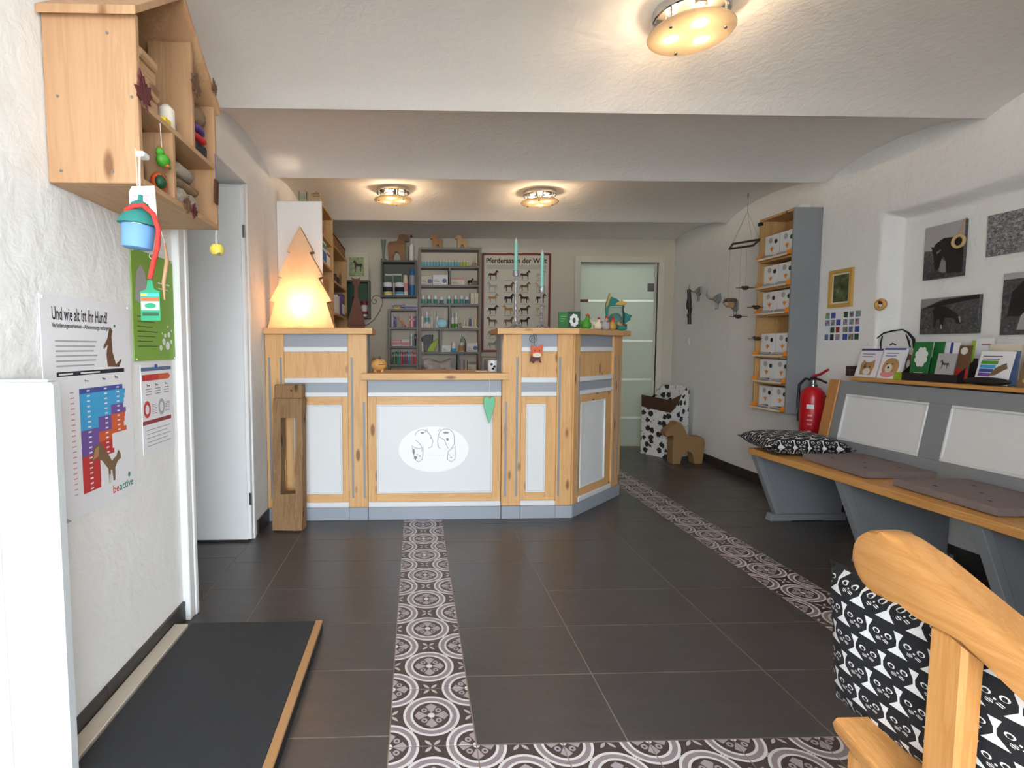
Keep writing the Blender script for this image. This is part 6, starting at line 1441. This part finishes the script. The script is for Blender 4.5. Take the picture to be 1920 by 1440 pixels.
pp(T, t, [(W_ * .68, H_ * .68), (W_ * .67, H_ * .74), (W_ * .69, H_ * .79), (W_ * .64, H_ * .765), (W_ * .635, H_ * .78), (W_ * .69, H_ * .82), (W_ * .715, H_ * .865), (W_ * .74, H_ * .875), (W_ * .76, H_ * .86), (W_ * .745, H_ * .83), (W_ * .75, H_ * .75), (W_ * .79, H_ * .69), (W_ * .86, H_ * .715), (W_ * .87, H_ * .71), (W_ * .83, H_ * .675)], 'brown', 'leaping_dog', 1)
pp(T, t, el(W_ * .79, H_ * .885, W_ * .015, H_ * .008, 8), 'teal_green', 'green_ball', 1)
pp(T, t, [(W_ * .44, H_ * .235), (W_ * .47, H_ * .30), (W_ * .55, H_ * .315), (W_ * .62, H_ * .26), (W_ * .68, H_ * .205), (W_ * .74, H_ * .22), (W_ * .77, H_ * .25), (W_ * .80, H_ * .225), (W_ * .80, H_ * .20), (W_ * .76, H_ * .195), (W_ * .72, H_ * .165), (W_ * .715, H_ * .10), (W_ * .69, H_ * .10), (W_ * .68, H_ * .155), (W_ * .66, H_ * .16), (W_ * .66, H_ * .095), (W_ * .635, H_ * .095), (W_ * .63, H_ * .17), (W_ * .56, H_ * .22), (W_ * .50, H_ * .245), (W_ * .46, H_ * .23)], 'fur_brown', 'running_dog', 2)
pp(T, t, [(W_ * .45, H_ * .24), (W_ * .48, H_ * .29), (W_ * .53, H_ * .30), (W_ * .52, H_ * .25)], 'fur_tan', 'dog_patch', 3); pp(T, t, [(W_ * .635, H_ * .095), (W_ * .66, H_ * .095), (W_ * .66, H_ * .14), (W_ * .638, H_ * .14)], 'fur_white', 'dog_leg', 3)
b = flat(T); b.text('be', W_ * .68, H_ * .035, .036, 0, 'LEFT', .0006, .034); b.build('brand_lettering', 'deep_orange', t); b = flat(T); b.text('active', W_ * .68 + .038, H_ * .035, .036, 0, 'LEFT', .0006, .082); b.build('brand_lettering', 'teal_green', t)
pp(T, t, el(W_ * .91, H_ * .098, W_ * .018, H_ * .014, 10), 'teal_green', 'brand_ball', 1)
pp(T, t, [(W_ * .0, 0), (W_ * .20, 0), (W_ * .15, H_ * .02), (W_ * .05, H_ * .03), (0, H_ * .025)], 'photo_light', 'corner_logo')
for u, v in ((.02, .985), (.98, .985)): MB(T).cyl((W_ * u, H_ * v, 0), .004, .004, 10).build('pin', 'plastic_white', t)
t, T, W_, H_ = sheet('green poster with white bubbles behind the bottle tag', 1.822, 2.125, 1.085, 1.47, 'poster_green')
for u, v, r_ in ((.62, .12, .03), (.7, .18, .035), (.8, .14, .045), (.74, .24, .022), (.84, .25, .03), (.9, .18, .025), (.92, .29, .015), (.66, .26, .012), (.82, .33, .012)): pp(T, t, el(W_ * u, H_ * v, W_ * r_ * 1.2, W_ * r_ * 1.2, 12), 'paper', 'bubble_print')
b = flat(T)
for i in range(7): b.rect(W_ * .08, W_ * (.55 - .06 * (i % 3)), H_ * (.40 - .045 * i), H_ * (.408 - .045 * i), 0)
b.build('body_text', 'dark_green', t)['kind'] = 'stuff'
pp(T, t, [(W_ * .05, H_ * .55), (W_ * .1, H_ * .8), (W_ * .2, H_ * .88), (W_ * .3, H_ * .8), (W_ * .34, H_ * .6), (W_ * .25, H_ * .5)], 'photo_light', 'figure_print')
b = flat(T); b.text('Bio', W_ * .62, H_ * .72, .05, 0, 'LEFT', .0005) if False else b.rect(W_ * .6, W_ * .9, H_ * .74, H_ * .755, 0); b.rect(W_ * .6, W_ * .85, H_ * .69, H_ * .70, 0); b.build('heading_text', 'paper', t)['kind'] = 'stuff'
for u, v in ((.03, .985), (.97, .985), (.03, .015), (.97, .015)): MB(T).cyl((W_ * u, H_ * v, 0), .0035, .003, 8).build('pin', 'plastic_white', t)
t, T, W_, H_ = sheet('small white leaflet with red and orange banners below the green poster', 1.858, 2.083, .750, 1.070, 'paper')
pp(T, t, [(0, H_ * .93), (W_, H_ * .93), (W_, H_ * .97), (0, H_ * .97)], 'slate_blue', 'heading_bar')
pp(T, t, [(W_ * .03, H_ * .82), (W_ * .55, H_ * .82), (W_ * .55, H_ * .89), (W_ * .03, H_ * .89)], 'red', 'red_banner'); pp(T, t, [(W_ * .55, H_ * .82), (W_ * .9, H_ * .82), (W_ * .96, H_ * .855), (W_ * .9, H_ * .89), (W_ * .55, H_ * .89)], 'deep_orange', 'orange_banner')
b = flat(T)
for i in range(9): b.rect(W_ * (.12 + .3 * (i % 3)), W_ * (.3 + .3 * (i % 3)), H_ * (.72 - .03 * (i // 3)), H_ * (.73 - .03 * (i // 3)), 0)
for i in range(6): b.rect(W_ * .3, W_ * .46, H_ * (.54 - .02 * i), H_ * (.547 - .02 * i), 0); b.rect(W_ * .74, W_ * .92, H_ * (.54 - .02 * i), H_ * (.547 - .02 * i), 0)
for i in range(5): b.rect(W_ * .12, W_ * (.9 - .1 * (i % 2)), H_ * (.26 - .045 * i), H_ * (.267 - .045 * i), 0)
b.build('body_text', 'grey_ink', t)['kind'] = 'stuff'
for u, m_ in ((.15, 'red'), (.62, 'photo_light')):
    b = flat(T); o_ = el(W_ * u, H_ * .5, W_ * .11, W_ * .11 * 1.25, 20); i_ = el(W_ * u, H_ * .5, W_ * .06, W_ * .06 * 1.25, 20)
    b.add([(x, y, 0) for x, y in o_ + i_], [(k, (k + 1) % 20, 20 + (k + 1) % 20, 20 + k) for k in range(20)]); b.build('ring_chart', m_, t)
pp(T, t, [(0, H_ * .33), (W_ * .95, H_ * .33), (W_ * .95, H_ * .375), (0, H_ * .375)], 'dark_red', 'red_bar')
for u in (.15, .42, .75): pp(T, t, shape(HORSE, W_ * u, H_ * .745, W_ * .12, H_ * .04), 'ink', 'animal_pictogram')
MB(T).cyl((W_ * .45, H_ * .985, 0), .006, .006, 12).build('pin', 'royal', t)
# ---- white half-height panel at the left edge
t = thing('low_screen', 'smooth white half height screen at the left picture edge', 'panel', (-.9, 1.23, 0))
MB().box(-.964, -.8275, 1.213, 1.248, .0, 1.052, .006).build('panel', 'screen_white', t)
MB().box(-.964, -.8375, 1.215, 1.246, 1.0525, 1.0588, .002).build('top_trim', 'screen_white', t)
# ---- platform scale with a rubber mat
t = thing('pet_scale', 'flat floor scale with a black rubber mat and wooden rims by the left wall', 'scale', (-.65, 1.5, 0))
MB().box(-.895, -.372, 1.284, 2.03, .0, .036, .002).build('platform', 'black_plastic', t)
MB().box(-.887, -.400, 1.286, 2.026, .0362, .046, .002).build('rubber_mat', 'rubber', t)
MB().box(-.3995, -.372, 1.286, 2.03, .0362, .047, .002).build('rim', 'pine_rim', t)
o = MB().box(-.951, -.897, 1.284, 2.02, .0, .046, .002).build('plank', 'plank', loc=(-.924, 1.5, 0)); tag(o, 'pale narrow plank between the wall and the black mat', 'plank')

# ------------------------------------------------------------ ceiling lamps
def ceil_z(y):
    for (a, za), (c, zc) in zip(prof_c[:-1], prof_c[1:]):
        if a <= y <= c: return za + (zc - za) * (y - a) / (c - a)
def ceiling_lamp(x, y, label, turn, watts):
    z = ceil_z(y) + .002
    t = thing('ceiling_lamp', label, 'lamp', (x, y, z), group='round ceiling lamps'); T = Matrix.Translation((x, y, z)) @ Matrix.Rotation(turn, 4, 'Z')
    MB(T).lathe([(.128, 0), (.130, -.004), (.130, -.036), (.126, -.040), (.120, -.036), (.118, -.024), (.001, -.024)], 36).build('chrome_base', 'chrome', t, smooth=35)
    for i in range(3):
        a = 2 * PI * i / 3; c, s_ = math.cos(a), math.sin(a)
        MB(T).lathe([(.022, -.025), (.024, -.034), (.012, -.040)], 14, (.066 * c, .066 * s_, 0)).build('bulb_socket', 'steel', t, smooth=40)
        MB(T).ell((.066 * c, .066 * s_, -.055), (.017, .017, .013), 14, 8).build('light_bulb', 'bulb', t, smooth=60)
        a += PI / 3; c, s_ = math.cos(a), math.sin(a)
        MB(T).cyl((.112 * c, .112 * s_, -.098), .004, .075, 8).build('spacer_rod', 'chrome', t)
        MB(T).ell((.112 * c, .112 * s_, -.100), (.007, .007, .006), 10, 6).build('rod_knob', 'chrome', t)
    MB(T).lathe([(.001, -.088), (.146, -.086), (.148, -.089), (.146, -.092), (.001, -.094)], 40).build('glass_plate', 'lamp_glass', t, smooth=35)
    for i in range(3):
        a = 2 * PI * i / 3 + turn
        L = bpy.data.lights.new('ceiling_lamp_light', 'POINT'); L.energy = watts; L.color = (1, .74, .48); L.shadow_soft_size = .016
        o = bpy.data.objects.new('ceiling_lamp_light', L); C.objects.link(o); o.parent = t; o.location = (.066 * math.cos(a), .066 * math.sin(a), -.070)
prof_c = prof
ceiling_lamp(1.002, 1.95, 'round chrome ceiling lamp nearest the camera', .5, LAMP_W * .85)
ceiling_lamp(-.168, 4.15, 'round chrome ceiling lamp above the left of the low counter', .3, LAMP_W * .7)
ceiling_lamp(.985, 4.185, 'round chrome ceiling lamp above the candlesticks', 1.3, LAMP_W * .7)
